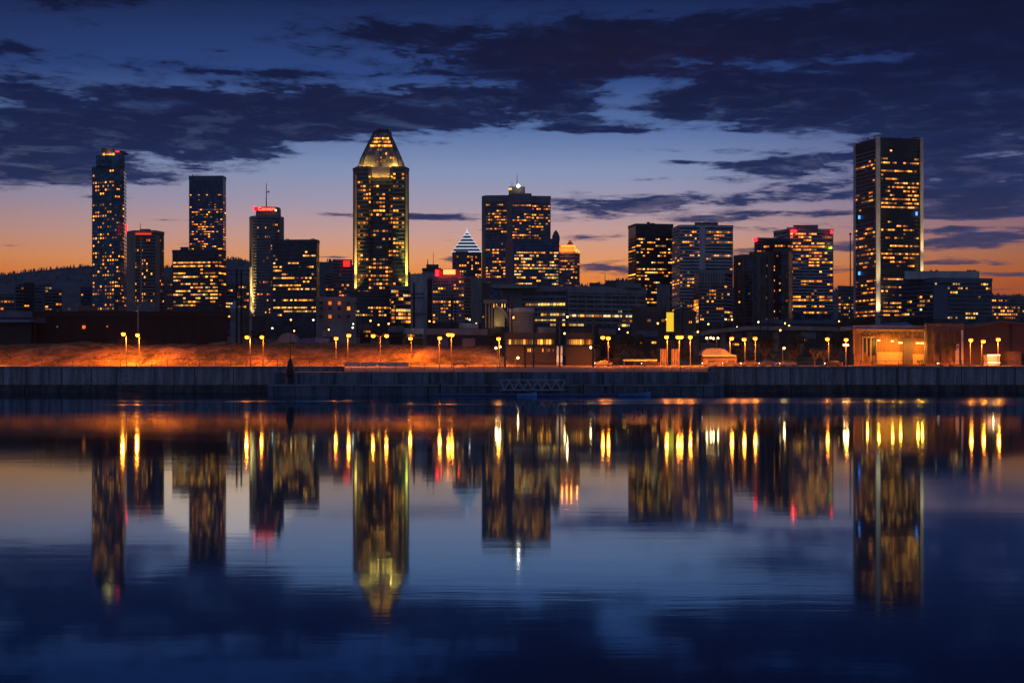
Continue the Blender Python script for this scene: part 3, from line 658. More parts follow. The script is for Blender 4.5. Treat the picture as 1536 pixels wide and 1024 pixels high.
# 9 block in front of it
b = Bld('office_block', 'wide dark glass block with pale shaded left side, standing in front of the cross-shaped tower', [(758.5, 1225), (770, 1200), (839, 1205)], 359, 1200, 36, wall=G_BLUE, trim=C_NAVY, cat='office block')
b.slab(0, 0, 1, 359, 428, 1, .2); b.mats[1] = C_NAVY
b.facade(1, 366, 427, 4.7, 20, '2343443456677655', .88, .5, .36, pier=20, pw=.12, mix='green', corr=.65)
b.facade(0, 363, 427, 4.7, 1, '0', band=.5, proud=.35); b.done()

# 10 orange-crowned block
b = Bld('orange_crowned_block', 'block with a glowing orange curved cornice and a rounded roof hump', [(839, 1400), (862, 1398), (869.5, 1410)], 379, 1398, 26, wall=G_BLUE, trim=C_MID, cat='office block')
b.facade(0, 384, 430, 4.3, 9, '15546432466', .85, .45, .4, mix='amber', corr=.7); b.facade(1, 384, 430, 4.3, 2, '2233445', .7, .45, .4, mix='amber')
b.box('crown', 839, 861, 368, 379, mat('orange_render', (.55, .25, .14), .7), back=2, dep=14)
q = MB(); DD = 1401; pr = [(838, 370), (842, 366.5), (848, 367.5), (851, 366), (853, 361.5), (855, 359.8), (857, 361.5), (860, 367), (863, 374), (863, 379), (838, 379)]
q.add([(X(a, DD), DD, Z(c, DD)) for a, c in pr] + [(X(a, DD), DD+5, Z(c, DD)) for a, c in pr], [tuple(range(11)), tuple(range(21, 10, -1))] + [(i, (i+1) % 11, 11+(i+1) % 11, 11+i) for i in range(11)])
q.build('gable', mat('orange_render', (.5, .2, .1)), b.root)
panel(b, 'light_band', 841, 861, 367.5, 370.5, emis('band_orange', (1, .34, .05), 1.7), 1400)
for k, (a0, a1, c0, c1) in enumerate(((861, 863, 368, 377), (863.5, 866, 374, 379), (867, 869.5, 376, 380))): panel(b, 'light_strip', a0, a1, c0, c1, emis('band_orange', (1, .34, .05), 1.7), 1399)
for px in (843, 850, 857, 866): lamp('cornice_light', 'POINT', (X(px, 1396), 1397, Z(374, 1396)), (1, .22, .03), 2200, b.root, size=.6)
q = MB().lathe((X(834, 1215), 1218, Z(359, 1215)), [(3.4, 0), (3.2, 3), (1.9, 6), (.5, 8)], 10); q.build('roof_dome', C_BROWN, b.root); b.done()

# long low terraced office complex
b = Bld('terraced_office', 'long low concrete office complex with terraces and bright white-yellow windows, centre of the waterfront', [(754, 830), (850, 822), (969, 840)], 431, 822, 40, wall=G_DARK, trim=C_GREY, cat='office building')
b.slab(0, 0, 1, 431, 437, 1, 1.2); b.slab(0, 0, .30, 437, 489, 1, .5); b.slab(1, 0, 1, 432, 439, 1, 1.2)
b.facade(0, 443, 489, 7.2, 13, '353565', .85, .5, .42, pier=13, pw=.12, mix='pale', corr=.7, m0=.36, proud=.6)
b.facade(1, 440, 489, 7.0, 20, '0135542', .9, .5, .42, pier=9, pw=.5, mix='pale', corr=.75, proud=.6)
b.box('penthouse', 738, 806, 426, 432, C_GREY, D=815, dep=20); b.box('roof_plant', 885, 900, 424, 431, C_DARK, D=828, dep=14); b.box('roof_plant', 908, 924, 420.5, 431, C_DARK, D=828, dep=14)
b.box('penthouse', 925, 962, 424.5, 432, C_MID, D=830, dep=18); mast(b, 907.5, 410, 422, r=.25, D=840)
b.done()
b = Bld('arched_hall', 'narrow hall with tall lit slits and a curved arch front, left of the terraced office', [(726, 700), (760, 700)], 452, 700, 20, wall=G_BROWN, trim=C_TAN, cat='building')
b.facade(0, 454, 462, 8, 8, '6', .3, .8, .1, mix='yellow', corr=.1)
for f in (0.05, .2, .32, .45): b.slab(0, f, f+.06, 454, 492, 1, .4)
q = MB(); DD = 698
for k in range(10):
    a0 = math.pi/2*k/10; a1 = math.pi/2*(k+1)/10
    q.tube((X(744+16*math.sin(a0), DD), DD, Z(477-17*math.cos(a0), DD)), (X(744+16*math.sin(a1), DD), DD, Z(477-17*math.cos(a1), DD)), .55, .55, 6)
q.build('arch_rib', C_PALE, b.root); panel(b, 'arch_glazing', 741, 757, 463, 490, mat('arch_glass', (.3, .3, .2), .4), 699)
lamp('hall_light', 'POINT', (X(746, 692), 692, Z(484, 692)), (1, .55, .15), 900, b.root, size=.5); b.done()
b = small('low_building', 'pinkish low building with two small lamps, right of the arched hall', 762, 800, 464, 640, '0', wall=C_TAN, trim=C_PALE, y1=492, band=.05, fin=False)
for px, py in ((770, 476), (807-6, 479)): panel(b, 'lit_window', px-2, px+2, py-2, py+2, WARM[2], 638)
lamp('wall_light', 'POINT', (X(770, 634), 634, Z(476, 634)), (1, .4, .15), 700, b.root, size=.3); b.done()

# 11 black louvred tower
b = Bld('black_tower', 'black box tower with vertical louvres on top and dense yellow rows, tallest right of centre', [(942.5, 1120), (953.5, 1100), (1009.5, 1104)], 337, 1100, 36, wall=G_BROWN, trim=C_BLACK)
b.facade(0, 356, 428, 5, 2, '4', .9, .4, .45, mix='orange', corr=.6); b.facade(1, 338, 354, 16, 26, '0', band=0, pier=26, pw=.5)
b.facade(1, 355, 455, 5.0, 17, '66535776286567672765443', .88, .45, .38, pier=17, pw=.12, mix='yellow', corr=.72)
for (a0, a1, y) in ((970, 975, 333), (976, 982, 334.5)): b.box('roof_plant', a0, a1, y, 337, C_BLACK, dep=8)
b.done()

# 12 pale grey tower
b = Bld('grey_tower', 'pale grey tower with recessed centre panel, right behind the black louvred tower', [(1008, 1075), (1019.5, 1050), (1042, 1050), (1058, 1050), (1099.5, 1054)], 339, 1050, 38, wall=G_DARK, trim=C_PALE)
b.mats[1] = C_PALE
b.facade(0, 342, 470, 5.0, 3, '2', .6, .4, .6, mix='orange'); b.slab(2, .45, 1.0, 339, 410, 1, .5)
b.facade(1, 344, 470, 5.0, 6, '4433221133222122', .85, .42, .5, mix='amber', corr=.6); b.facade(2, 344, 470, 5.0, 3, '33322221333', .85, .42, .5, mix='amber', m1=.45)
b.facade(3, 344, 470, 5.0, 10, '35700620132011302223', .85, .42, .5, mix='amber', corr=.7)
b.box('penthouse', 1042, 1077, 333.5, 339, C_DARK, dep=18); mast(b, 1056, 329, 334, r=.3); b.done()
b = Bld('vaulted_tower', 'shorter grey tower with vertical ribs and dark attic in front of the pale grey tower', [(1041, 930), (1048, 915), (1086, 916), (1099, 930)], 407, 915, 24, wall=G_DARK, trim=C_GREY)
b.facade(1, 409, 425, 16, 9, '0', band=0, pier=9, pw=.7); b.facade(1, 427, 486, 5.5, 10, '2333443432', .7, .5, .3, mix='amber', corr=.4)
b.facade(2, 415, 486, 5.5, 3, '322', .7, .5, .3, mix='yellow'); b.facade(0, 448, 484, 5.5, 2, '9', .9, .8, .1, mix='yellow'); b.box('roof_plant', 1049, 1078, 404.5, 407, C_BLACK, dep=12); b.done()
small('low_building', 'dark brown low building with a pale wall and few windows, left of the yellow banner', 948, 999, 462, 720, '1121', wall=C_BROWN, trim=C_BROWN, y1=492, mix='orange', pitch=8, cols=7)
small('low_building', 'grey low building with a rounded pale roof hut below the black louvred tower', 985, 1005, 428, 1000, '0', wall=C_GREY, trim=C_MID, y1=462, band=.1)
small('low_building', 'brown low building right of the yellow banner', 1011, 1044, 468, 700, '1331', wall=C_BROWN, trim=C_BROWN, y1=492, mix='yellow', pitch=7, cols=6)

# 13 concrete residential towers, one with a disc on top
b = Bld('residential_tower', 'dark residential tower with vertical concrete piers and few lit windows, left of the disc-topped tower', [(1101, 962), (1112, 955), (1128, 950), (1146, 950), (1160, 958)], 383, 950, 30, wall=G_DARK, trim=C_BROWN)
for i, fr in ((0, (0, .35)), (1, (.1, .35)), (2, (.35, .7)), (3, (.0, .12)), (3, (.35, 1))): b.slab(i, fr[0], fr[1], 384, 488, 1, .6)
b.facade(1, 388, 486, 5.4, 2, '1021111', .5, .5, .2, mix='orange', corr=.1); b.facade(3, 384, 486, 5.4, 3, '2112212', .4, .5, .2, mix='orange', corr=.1, m0=.12, m1=.35); b.facade(0, 386, 486, 5.4, 2, '1110', .4, .5, .2, mix='orange', corr=.1)
b.box('penthouse', 1124, 1160, 377.5, 383, C_BROWN, dep=20); b.done()
b = Bld('disc_topped_tower', 'dark round-cornered tower topped by a wide flat disc with a lit band', [(1160, 960), (1172, 952), (1183, 954), (1188.5, 966)], 374, 952, 24, wall=G_DARK, trim=C_DARK)
b.facade(0, 380, 484, 5.3, 3, '2212332', .45, .5, .2, mix='orange', corr=.2); b.facade(1, 380, 484, 5.3, 2, '111213', .45, .5, .2, mix='orange', corr=.1); b.slab(0, .28, .36, 378, 484, 1, .7)
DD = 964; q = MB(); hh_ = lambda y: Z(y, DD)-Z(374, DD)
q.lathe((X(1168, DD), DD+4, Z(374, DD)), [(8.4, hh_(375)), (8.8, hh_(373)), (9.6, hh_(369)), (9.6, hh_(366)), (9.9, hh_(362)), (9.0, hh_(359)), (5.0, hh_(357))], 32); dsc = q.build('revolving_disc', C_BLACK, b.root)
for k in range(14):
    a_ = math.pi*(1.1+.8*k/13)
    if k in (3, 4, 9): continue
    xx = X(1168, DD)+math.cos(a_)*9.65; yy = DD+4+math.sin(a_)*9.65
    MB().box(xx-.6, xx+.6, yy-.15, yy+.15, Z(371, DD), Z(368.7, DD)).build('window', WARM[2 if k < 4 else 0], dsc)
b.done()
b = small('office_block', 'block with lit top floors and a red corner light, behind the disc-topped tower', 1131.5, 1162, 357.5, 1300, '5667654', y1=400, mix='orange', fin=False, corr=.7, pitch=4.5, cols=9)
beacon(b, 1133, 359.5, NEON_RED, 2.0, 1299, 'red_light'); b.done()

# 14 pale banded tower
b = Bld('banded_tower', 'pale tower of horizontal bands with red lights at both top corners', [(1160.5, 1275), (1184, 1252), (1250, 1256)], 344, 1250, 40, wall=G_BLUE, trim=C_PALE)
b.mats[1] = C_PALE
b.facade(0, 350, 470, 4.8, 5, '32', .8, .5, .42); b.facade(1, 347, 470, 4.75, 16, '335475344435213443464442566', .86, .48, .4, mix='amber', corr=.7)
b.box('penthouse', 1180, 1196, 341, 344, C_MID, back=1, dep=16); b.box('penthouse', 1190, 1227, 337.5, 344, C_MID, back=3, dep=22)
panel(b, 'red_sign', 1186, 1195, 345, 348.5, NEON_RED, 1249); panel(b, 'red_sign', 1245.5, 1249, 345.5, 350.5, NEON_RED, 1249); panel(b, 'green_light', 1243, 1248, 370.5, 373.5, emis('green_light', (.55, .9, .1), 1.6), 1252)
lamp('sign_light', 'POINT', (X(1190, 1246), 1246, Z(346, 1246)), (1, .03, .04), 900, b.root, size=.5); b.done()
b = thing('radio_mast', (X(1275.5, 1000), 1000, ground_z(100, 1000)), 'thin lattice mast standing alone left of the tallest black tower', 'mast')
MB().tube((X(1275.5, 1000), 1000, ground_z(100, 1000)), (X(1275.5, 1000), 1000, Z(351, 1000)), .45, .35, 6).build('pole', METAL, b)
MB().lathe((X(1275.5, 1000), 1000, Z(352, 1000)), [(.9, 0), (.9, .9), (.3, 1.2)], 8).build('cap', METAL, b)
small('apartment_block', 'small dark block with warm windows squeezed left of the tallest black tower', 1257, 1281, 430, 1200, '113455544', y1=478, mix='yellow', cols=6, corr=.3)

# 15 tall black tower with concrete corner columns
b = Bld('black_tower', 'tallest black tower with pale floodlit corner columns, far right of the skyline', [(1281.5, 1136), (1317, 1100), (1382, 1108)], 208, 1100, 42, wall=G_BROWN, trim=C_BLACK)
b.mats.append(C_MID)  # lighter bands for the left face: sky reflection put into their colour
for (ya, yb, rr, r2) in ((223, 312, '25740333474465', '24745255366743'), (330, 400, '3556434466', '235743546534'), (416, 474, '4646566', '46456678')):
    b.facade(0, ya, yb, 6.1, 11, rr, .86, .42, .42, mix='orange', corr=.75, m0=.05, m1=.95, bmi=2)
    b.facade(1, ya-2, yb, 6.1, 17, r2, .86, .42, .42, mix='amber', corr=.74, m0=.07, m1=.94)
b.slab(0, 0, 1, 208, 221, 1, .5); b.slab(1, 0, 1, 208, 219, 1, .5); b.slab(0, 0, 1, 314, 327, 1, .4); b.slab(1, 0, 1, 313, 326, 1, .4); b.slab(0, 0, 1, 402, 412, 1, .4); b.slab(1, 0, 1, 402, 412, 1, .4)
for px, d, y in ((1283, 1134, 208), (1317, 1099, 207), (1382.5, 1106, 208)):
    q = MB(); r_ = 1.15 if px != 1317 else 1.6
    q.prism([(X(px, d)-r_, d-.8), (X(px, d)+r_, d-.8), (X(px, d)+r_, d+2), (X(px, d)-r_, d+2)], b.zb, b.zt+1.6); q.build('corner_column', C_PALE, b.root)
uplight(b, 1317, 300, 474, 1098, 90000, (1, .66, .26), 4.5, 16); uplight(b, 1317, 240, 474, 1098, 70000, (1, .66, .30), 7, 8)
uplight(b, 1382.5, 320, 420, 1105, 60000, (1, .62, .2), 4.5, 16, 1.0); uplight(b, 1382.5, 240, 420, 1105, 40000, (1, .62, .3), 7, 8)
for px, py, d in ((1288.5, 326, 1126), (1374.5, 320.5, 1104), (1288.5, 410, 1126)): panel(b, 'blue_sign', px-1.2, px+1.6, py-2.6, py+2.6, NEON_BLUE, d)
for px in (1302, 1338, 1349): mast(b, px, 204, 208, r=.35)
for px0, px1 in ((1368, 1372), (1372, 1378)): b.box('roof_plant', px0, px1, 206, 208, C_BLACK, dep=8)
b.done()

# 16 low glass block
b = Bld('glass_block', 'low wide glass block with pale rooftop storey at the foot of the tallest black tower', [(1352, 925), (1400, 900), (1488, 908)], 418.5, 900, 40, wall=G_DARK, trim=C_NAVY, cat='office block')
b.facade(0, 421, 478, 6.6, 12, '113231', .8, .5, .38, mix='green', corr=.5); b.facade(1, 421, 478, 6.6, 22, '52141023', .7, .45, .4, mix='green', corr=.6)
b.slab(1, 0, .24, 428, 478, 1, .25)
b.box('rooftop_storey', 1357, 1469, 406.5, 418.5, C_PALE, back=6, dep=26)
for px0, px1 in ((1395, 1398), (1403, 1407), (1450, 1458), (1459, 1464)): b.box('roof_plant', px0, px1, 404.8, 406.8, C_DARK, back=10, dep=5)
b.done()
small('office_block', 'low block full of warm windows at the far right', 1487, 1524, 444, 1150, '46767665', y1=478, mix='amber', cols=11, corr=.45)
small('office_block', 'dark edge building with two lit rows, cut by the right border of the picture', 1522, 1545, 445, 1250, '001353', y1=478, mix='orange', cols=6)

# ------------------------------------------------------------------ near buildings (north bank)
def near(name, label, px0, px1, y0, D, depth, wall, trim, cat, base=None):
    return Bld(name, label, [(px0, D), (px1, D)], y0, D, depth, wall=wall, trim=trim, cat=cat, base=base)
BRICK = bpy.data.materials.new('dark_brick'); BRICK.use_nodes = True; g = NT(BRICK.node_tree); p = BRICK.node_tree.nodes['Principled BSDF']
gt = g.n('ShaderNodeTexCoord'); sxx = g.n('ShaderNodeSeparateXYZ'); g.link(gt.outputs['Object'], sxx.inputs[0])
bk = g.n('ShaderNodeTexBrick'); g.link(g.xyz(sxx.outputs[0], sxx.outputs[2], 0.0), bk.inputs['Vector']); bk.inputs['Scale'].default_value = 1.6
bk.inputs[1].default_value = (.055, .028, .022, 1); bk.inputs[2].default_value = (.035, .02, .018, 1); bk.inputs[3].default_value = (.05, .045, .04, 1)
g.link(bk.outputs[0], p.inputs['Base Color']); p.inputs['Roughness'].default_value = .9
b = near('brick_warehouse', 'long dark brick warehouse above the embankment, left', 46, 341, 471, 450, 26, BRICK, BRICK, 'warehouse')
for px, py, s_ in ((86, 490, 1.1), (126, 490.5, 2.2), (161, 489.5, .8)): panel(b, 'lit_window', px-s_, px+s_, py-s_, py+s_, WARM[2], 449.4, .2)
for px in range(60, 335, 23): panel(b, 'pilaster', px, px+1.2, 474, 512, BRICK, 449.6, .25)
b.box('roof_hut', 68, 85, 464, 471, C_BLACK, dep=8); b.box('roof_hut', 118, 146, 458, 471, C_BROWN, dep=10); b.box('roof_hut', 262, 318, 466, 471, C_DARK, dep=6); b.done()
b = near('shed', 'bluish flat-roofed shed with overhanging roof at the far left edge', -40, 47, 471, 440, 22, C_BLACK, C_NAVY, 'shed')
q = MB(); DD = 436; q.prism([(X(-42, DD), DD), (X(45, DD), DD), (X(47.5, DD), DD+26), (X(-42, DD), DD+26)], Z(483, DD), [Z(480, DD), Z(480, DD), Z(469, DD), Z(469, DD)]); q.build('roof', mat('metal_roof', (.18, .24, .32), .4, .5), b.root); b.done()
b = near('lit_pavilion', 'wooden riverside pavilion glowing orange inside, with a slanted blue metal roof', 1281, 1386.5, 493, 392, 16, mat('timber_cladding', (.30, .16, .07), .8, stretch=(5, 5, .15), scale=1.2), C_TAN, 'pavilion', base=6.4)
q = MB(); DD = 390
q.prism([(X(1283, DD), DD), (X(1386, DD), DD), (X(1386, DD), DD+18), (X(1283, DD), DD+18)], Z(494, DD), [Z(492.5, DD), Z(494.5, DD), Z(483, DD+18), Z(490, DD+18)]); q.build('roof', mat('blue_metal_roof', (.14, .24, .45), .4, .4), b.root)
TIMB = MATS['timber_cladding']
panel(b, 'cornice', 1280, 1388, 492.5, 496.5, TIMB, 391.2, .5)
for px0, px1, y0, y1, mm in ((1279.5, 1282, 492, 531, TIMB), (1292.5, 1294.5, 506, 543, C_TAN), (1299, 1300.6, 506, 534, C_TAN), (1304.5, 1307, 506, 543, C_TAN), (1355, 1368.5, 507, 546, C_BROWN), (1386, 1389, 493, 546, C_TAN), (1313.8, 1315, 508, 546, C_TAN)):
    panel(b, 'post', px0, px1, y0, y1, mm, 391.4, .5)
for px0, px1, y0, y1 in ((1294.6, 1299, 507, 528), (1300.8, 1304.4, 507, 533), (1308, 1313, 508, 532)): panel(b, 'dark_opening', px0, px1, y0, y1, C_BLACK, 391.85, .1)
for px in range(1296, 1386, 7): panel(b, 'rafter_end', px, px+3, 498, 502.5, C_BROWN, 391.7, .35)
panel(b, 'lintel', 1292, 1314, 504.5, 506.5, C_TAN, 391.2, .4)
OCH = mat('ochre_render', (.62, .45, .17), .8); panel(b, 'low_wall', 1315.5, 1354, 528, 546, OCH, 391.8, .1); panel(b, 'low_wall', 1369, 1385.5, 531, 546, OCH, 391.8, .1)
HOT = emis('fluorescent_hot', (1, .55, .12), 7)
for px, py, w_ in ((1318, 510.5, 1.6), (1338.5, 511.5, 1.6), (1350.5, 514, 2.6), (1376.5, 514.5, 2.0), (1383, 514.5, 2.2)):
    q = MB().box(X(px-w_, 389.5), X(px+w_, 389.5), 389.2, 389.7, Z(py+.8, 389.5), Z(py-.8, 389.5)); q.build('ceiling_lamp', HOT, b.root)
    lamp('lamp_glow', 'POINT', (X(px, 389), 388.6, Z(py+3, 389)), (1, .38, .025), 650, b.root, size=.3)
lamp('lamp_glow', 'POINT', (X(1300, 387), 386, Z(520, 387)), (1, .33, .03), 700, b.root, size=.3)
b.done()
b = near('panelled_building', 'brown panelled building with tall bays between the glowing pavilion and the gabled warehouse', 1388, 1444, 490, 390, 18, mat('brown_panel', (.13, .085, .065), .8, stretch=(2, 2, .3), scale=1), C_BROWN, 'building', base=6.4)
for px in (1389, 1399, 1411, 1412.6, 1421, 1430, 1441): panel(b, 'mullion', px, px+.9, 491, 546, C_BROWN, 389.7, .3)
for y in (497, 514): panel(b, 'transom', 1388, 1441, y, y+.9, C_BROWN, 389.5, .15)
panel(b, 'pilaster', 1433, 1438, 516, 546, C_PALE, 389.5, .3); panel(b, 'pilaster', 1441.5, 1444.5, 495, 546, C_PALE, 389.4, .4); b.done()
GAB = mat('corrugated_brown', (.10, .065, .05), .75, stretch=(6, 6, .1), scale=1.5)
r0 = thing('gabled_warehouse', (X(1500, 392), 400, 6.4), 'wide brown corrugated warehouse with a low gable, at the right edge', 'warehouse')
q = MB(); DD = 392; pr = [(1445, 546), (1445, 494), (1503, 483.5), (1560, 490), (1620, 497), (1620, 546)]
q.add([(X(a, DD), DD, Z(c, DD) if c < 546 else 6.3) for a, c in pr] + [(X(a, DD), DD+30, Z(c, DD) if c < 546 else 6.3) for a, c in pr], [tuple(range(6)), tuple(range(11, 5, -1))] + [(i, (i+1) % 6, 6+(i+1) % 6, 6+i) for i in range(6)])
q.build('wall', GAB, r0)
q = MB()
for (a0, c0), (a1, c1) in (((1443, 494.4), (1503, 483.2)), ((1503, 483.2), (1622, 497.2))):
    q.add([(X(a0, DD), DD-1, Z(c0, DD)), (X(a1, DD), DD-1, Z(c1, DD)), (X(a1, DD), DD+31, Z(c1, DD)), (X(a0, DD), DD+31, Z(c0, DD)), (X(a0, DD), DD-1, Z(c0, DD)+.35), (X(a1, DD), DD-1, Z(c1, DD)+.35), (X(a1, DD), DD+31, Z(c1, DD)+.35), (X(a0, DD), DD+31, Z(c0, DD)+.35)],
          [(0, 3, 2, 1), (4, 5, 6, 7), (0, 1, 5, 4), (1, 2, 6, 5), (2, 3, 7, 6), (3, 0, 4, 7)])
q.build('roof', C_BROWN, r0)
MB().box(X(1515, DD), X(1517, DD), DD-.3, DD-.02, Z(546, DD), Z(487, DD)).build('downpipe', C_BLACK, r0)
MB().box(X(1512, DD-6), X(1532, DD-6), DD-6, DD-.1, 6.4, Z(527, DD-6)).build('lean_to', C_BROWN, r0)
r0 = thing('kiosk', (X(1490, 380), 380, 6.5), 'small white kiosk with two bright light strips in front of the gabled warehouse', 'kiosk')
MB().box(X(1481, 380), X(1499.5, 380), 380, 383, 6.5, Z(532, 380)).build('wall', C_PALE, r0)
for y in (532, 543.5): MB().box(X(1481, 379.8), X(1500, 379.8), 379.6, 379.9, Z(y+1, 380), Z(y-.4, 380)).build('light_strip', emis('strip_warm', (1, .62, .3), 3.5), r0)
lamp('strip_glow', 'POINT', (X(1490, 378), 378, Z(538, 378)), (1, .5, .2), 150, r0)

# embankment-side low buildings in the middle
b = near('riverside_terrace', 'low two-storey terrace building with warm lit windows behind the steel frame', 757, 833, 503.5, 388, 12, C_BLACK, C_BLACK, 'building', base=6.3)
b.facade(0, 505, 518, 13, 17, '9', .8, .75, .08, pier=17, pw=.12, mix='amber', corr=.5); b.facade(0, 520, 529, 9, 14, '4', .6, .6, .1, mix='orange', corr=.4, m0=.4); b.done()
b = near('riverside_terrace', 'low building with a glowing screened upper floor, right of the white pillar', 849, 890, 503.5, 388, 12, C_BLACK, C_BLACK, 'building', base=6.3)
b.facade(0, 505, 518, 13, 12, '9', .9, .8, .08, pier=12, pw=.2, mix='amber', corr=.6); b.done()
b = small('shed', 'long low shed with a pale lit roof edge, behind the lamps left of centre', 640, 730, 497, 440, '0', wall=C_BLACK, trim=C_TAN, y1=508, band=0, fin=False); b.done()
r0 = thing('steel_frame', (X(825, 352), 352, 6.5), 'open rusty steel portal frame with tall legs beside the quay road', 'frame')
for px, y0 in ((757.5, 498), (787.5, 517), (800.5, 474), (839.5, 480), (889.5, 476)):
    MB().box(X(px, 352)-.22, X(px, 352)+.22, 351.8, 352.2, 5.1, Z(y0, 352)).build('leg', STEEL_BROWN, r0)
for y, x0, x1 in ((478, 800, 898), (518, 757, 900)): MB().box(X(x0, 352), X(x1, 352), 351.65, 351.79, Z(y+1, 352), Z(y-.9, 352)).build('beam', STEEL_BROWN, r0)
MB().box(X(792, 352), X(846, 352), 351.4, 351.6, Z(545, 352), Z(544, 352)).build('rail', STEEL_BROWN, r0)
r0 = thing('sign_pillar', (X(839, 370), 370, 6.5), 'white two-panel pillar standing right of the steel frame leg', 'pillar')
MB().box(X(835, 370), X(843.5, 370), 370, 370.8, Z(530.6, 370), Z(518.5, 370)).build('upper_panel', C_PALE, r0)
MB().box(X(835, 370), X(843.5, 370), 370, 370.8, 6.4, Z(531.4, 370)).build('lower_panel', C_PALE, r0)
lamp('pillar_glow', 'SPOT', (X(839, 366), 364.5, 6.9), (1, .6, .3), 1500, r0, (X(839, 370), 370, 11), .1, 80)
r0 = thing('banner', (X(1005, 560), 560, ground_z(60, 560)), 'tall glowing yellow banner panel above the quay, centre right', 'banner')
MB().box(X(1000, 560), X(1010.5, 560), 560, 561, Z(497, 560), Z(468.5, 560)).build('panel', emis('banner_yellow', (1, .62, .03), .95), r0)
MB().box(X(1000, 560)-.15, X(1010.5, 560)+.15, 560.1, 560.9, Z(468.5, 560), Z(466.8, 560)).build('frame', C_BROWN, r0)
for px in (1001, 1009): MB().box(X(px, 560)-.15, X(px, 560)+.15, 560.3, 560.6, ground_z(60, 560), Z(497, 560)).build('leg', METAL, r0)
r0 = thing('vaulted_pavilion', (X(1078, 386), 386, 6.5), 'small pavilion with a bluish vaulted roof, behind the row of cars', 'pavilion')
q = MB(); pr = [(1052, 533), (1055, 526), (1060, 522.5), (1078, 522), (1088, 524), (1094, 530), (1104, 533)]
DD = 384; q.add([(X(a, DD), DD, Z(c, DD)) for a, c in pr] + [(X(a, DD), DD+7, Z(c, DD)) for a, c in pr], [tuple(range(7)), tuple(range(13, 6, -1))] + [(i, (i+1) % 7, 7+(i+1) % 7, 7+i) for i in range(7)])
q.build('roof', mat('vault_roof', (.10, .13, .22), .4), r0)
MB().box(X(1056, DD), X(1106, DD), DD+1, DD+6, 6.4, Z(533.2, DD)).build('wall', C_BROWN, r0)
MB().box(X(1054, DD), X(1104, DD), DD-.3, DD+.0, Z(534.4, DD), Z(532.6, DD)).build('light_strip', emis('strip_amber', (1, .45, .1), .8), r0)
r0 = thing('market_tent', (X(960, 366), 380, 6.5), 'long low pale canopy beside the road, right of the double lamp', 'canopy')
MB().box(X(935, 380), X(985, 380), 379, 383, Z(541.5, 380), Z(539, 380)).build('roof', C_PALE, r0)
for px in (936, 952, 968, 984): MB().box(X(px, 380)-.1, X(px, 380)+.1, 379.2, 379.4, 6.4, Z(541.5, 380)).build('post', METAL, r0)
for (px, lab) in ((996, 'left lit lattice scaffold panel leaning by the road, right of the canopy'), (1013, 'right lit lattice scaffold panel leaning by the road, under the twin lamps')):
    r0 = thing('scaffold', (X(px, 384), 384, 6.5), lab, 'scaffold')
    q = MB(); D_ = 384
    for k in range(5): q.box(X(px-5+k*2.5, D_)-.09, X(px-5+k*2.5, D_)+.09, D_, D_+.2, 6.4, Z(523, D_))
    for k in range(8): q.box(X(px-5.5, D_), X(px+5.5, D_), D_-.12, D_-.02, Z(525+k*2.3, D_), Z(524.3+k*2.3, D_))
    q.build('lattice', C_TAN, r0)

# elevated roadway
r0 = thing('elevated_road', (X(1160, 520), 520, ground_z(90, 520)), 'brown elevated roadway on piers crossing behind the lamps on the right', 'overpass')
q = MB(); pr = [(1030, 501), (1070, 494), (1120, 489), (1200, 489), (1285, 491.5)]
for (a, c), (a1, c1) in zip(pr, pr[1:]):
    for z_, m_, y_ in ((0, 0, 0),):
        q.add([(X(a, 520), 520, Z(c+6, 520)), (X(a1, 520), 520, Z(c1+6, 520)), (X(a1, 520), 532, Z(c1+6, 520)), (X(a, 520), 532, Z(c+6, 520)), (X(a, 520), 520, Z(c, 520)), (X(a1, 520), 520, Z(c1, 520)), (X(a1, 520), 532, Z(c1, 520)), (X(a, 520), 532, Z(c, 520))],
              [(0, 3, 2, 1), (4, 5, 6, 7), (0, 1, 5, 4), (1, 2, 6, 5), (2, 3, 7, 6), (3, 0, 4, 7)])
q.build('deck', C_TAN, r0)
for px in (1045, 1085, 1125, 1165, 1205, 1245, 1280): MB().box(X(px, 522)-1, X(px, 522)+1, 523, 529, ground_z(90, 525)-1, Z(497, 522)).build('pier', C_TAN, r0)
small('retaining_shed', 'dark shed with a faint blue roof line below the banded tower', 1140, 1262, 482, 700, '0', wall=C_BLACK, trim=C_NAVY, y1=492, band=0, cat='shed')

# ------------------------------------------------------------------ quay walls
def wall_mat(name, c0, c1, sc=.35):
    m = bpy.data.materials.new(name); m.use_nodes = True; g = NT(m.node_tree); p = m.node_tree.nodes['Principled BSDF']
    gt = g.n('ShaderNodeTexCoord'); mp = g.n('ShaderNodeMapping'); g.link(gt.outputs['Object'], mp.inputs[0]); mp.inputs['Scale'].default_value = (1, 1, .07)
    st = g.noise(mp.outputs[0], .55, 5, .7); fine = g.noise(gt.outputs['Object'], 1.6, 5, .65)
    f = g.ss(st, .36, .62)
    c = g.mix(f, (*c0, 1), (*c1, 1)); c = g.mix(g.ss(fine, .35, .75, 0, .5), c, (*[x*.5 for x in c0], 1))
    sxx = g.n('ShaderNodeSeparateXYZ'); g.link(gt.outputs['Object'], sxx.inputs[0])
    wz = g.noise(g.xyz(sxx.outputs[0], 0.0, 0.0), .06, 2); fr = g.m('FRACT', g.m('ADD', g.m('DIVIDE', sxx.outputs[0], 7.0), g.m('MULTIPLY', wz, 2.2))); gap = g.m('LESS_THAN', fr, .045)
    c = g.mix(gap, c, (*[x*.6 for x in c0], 1))
    g.link(c, p.inputs['Base Color']); p.inputs['Roughness'].default_value = .9
    return m
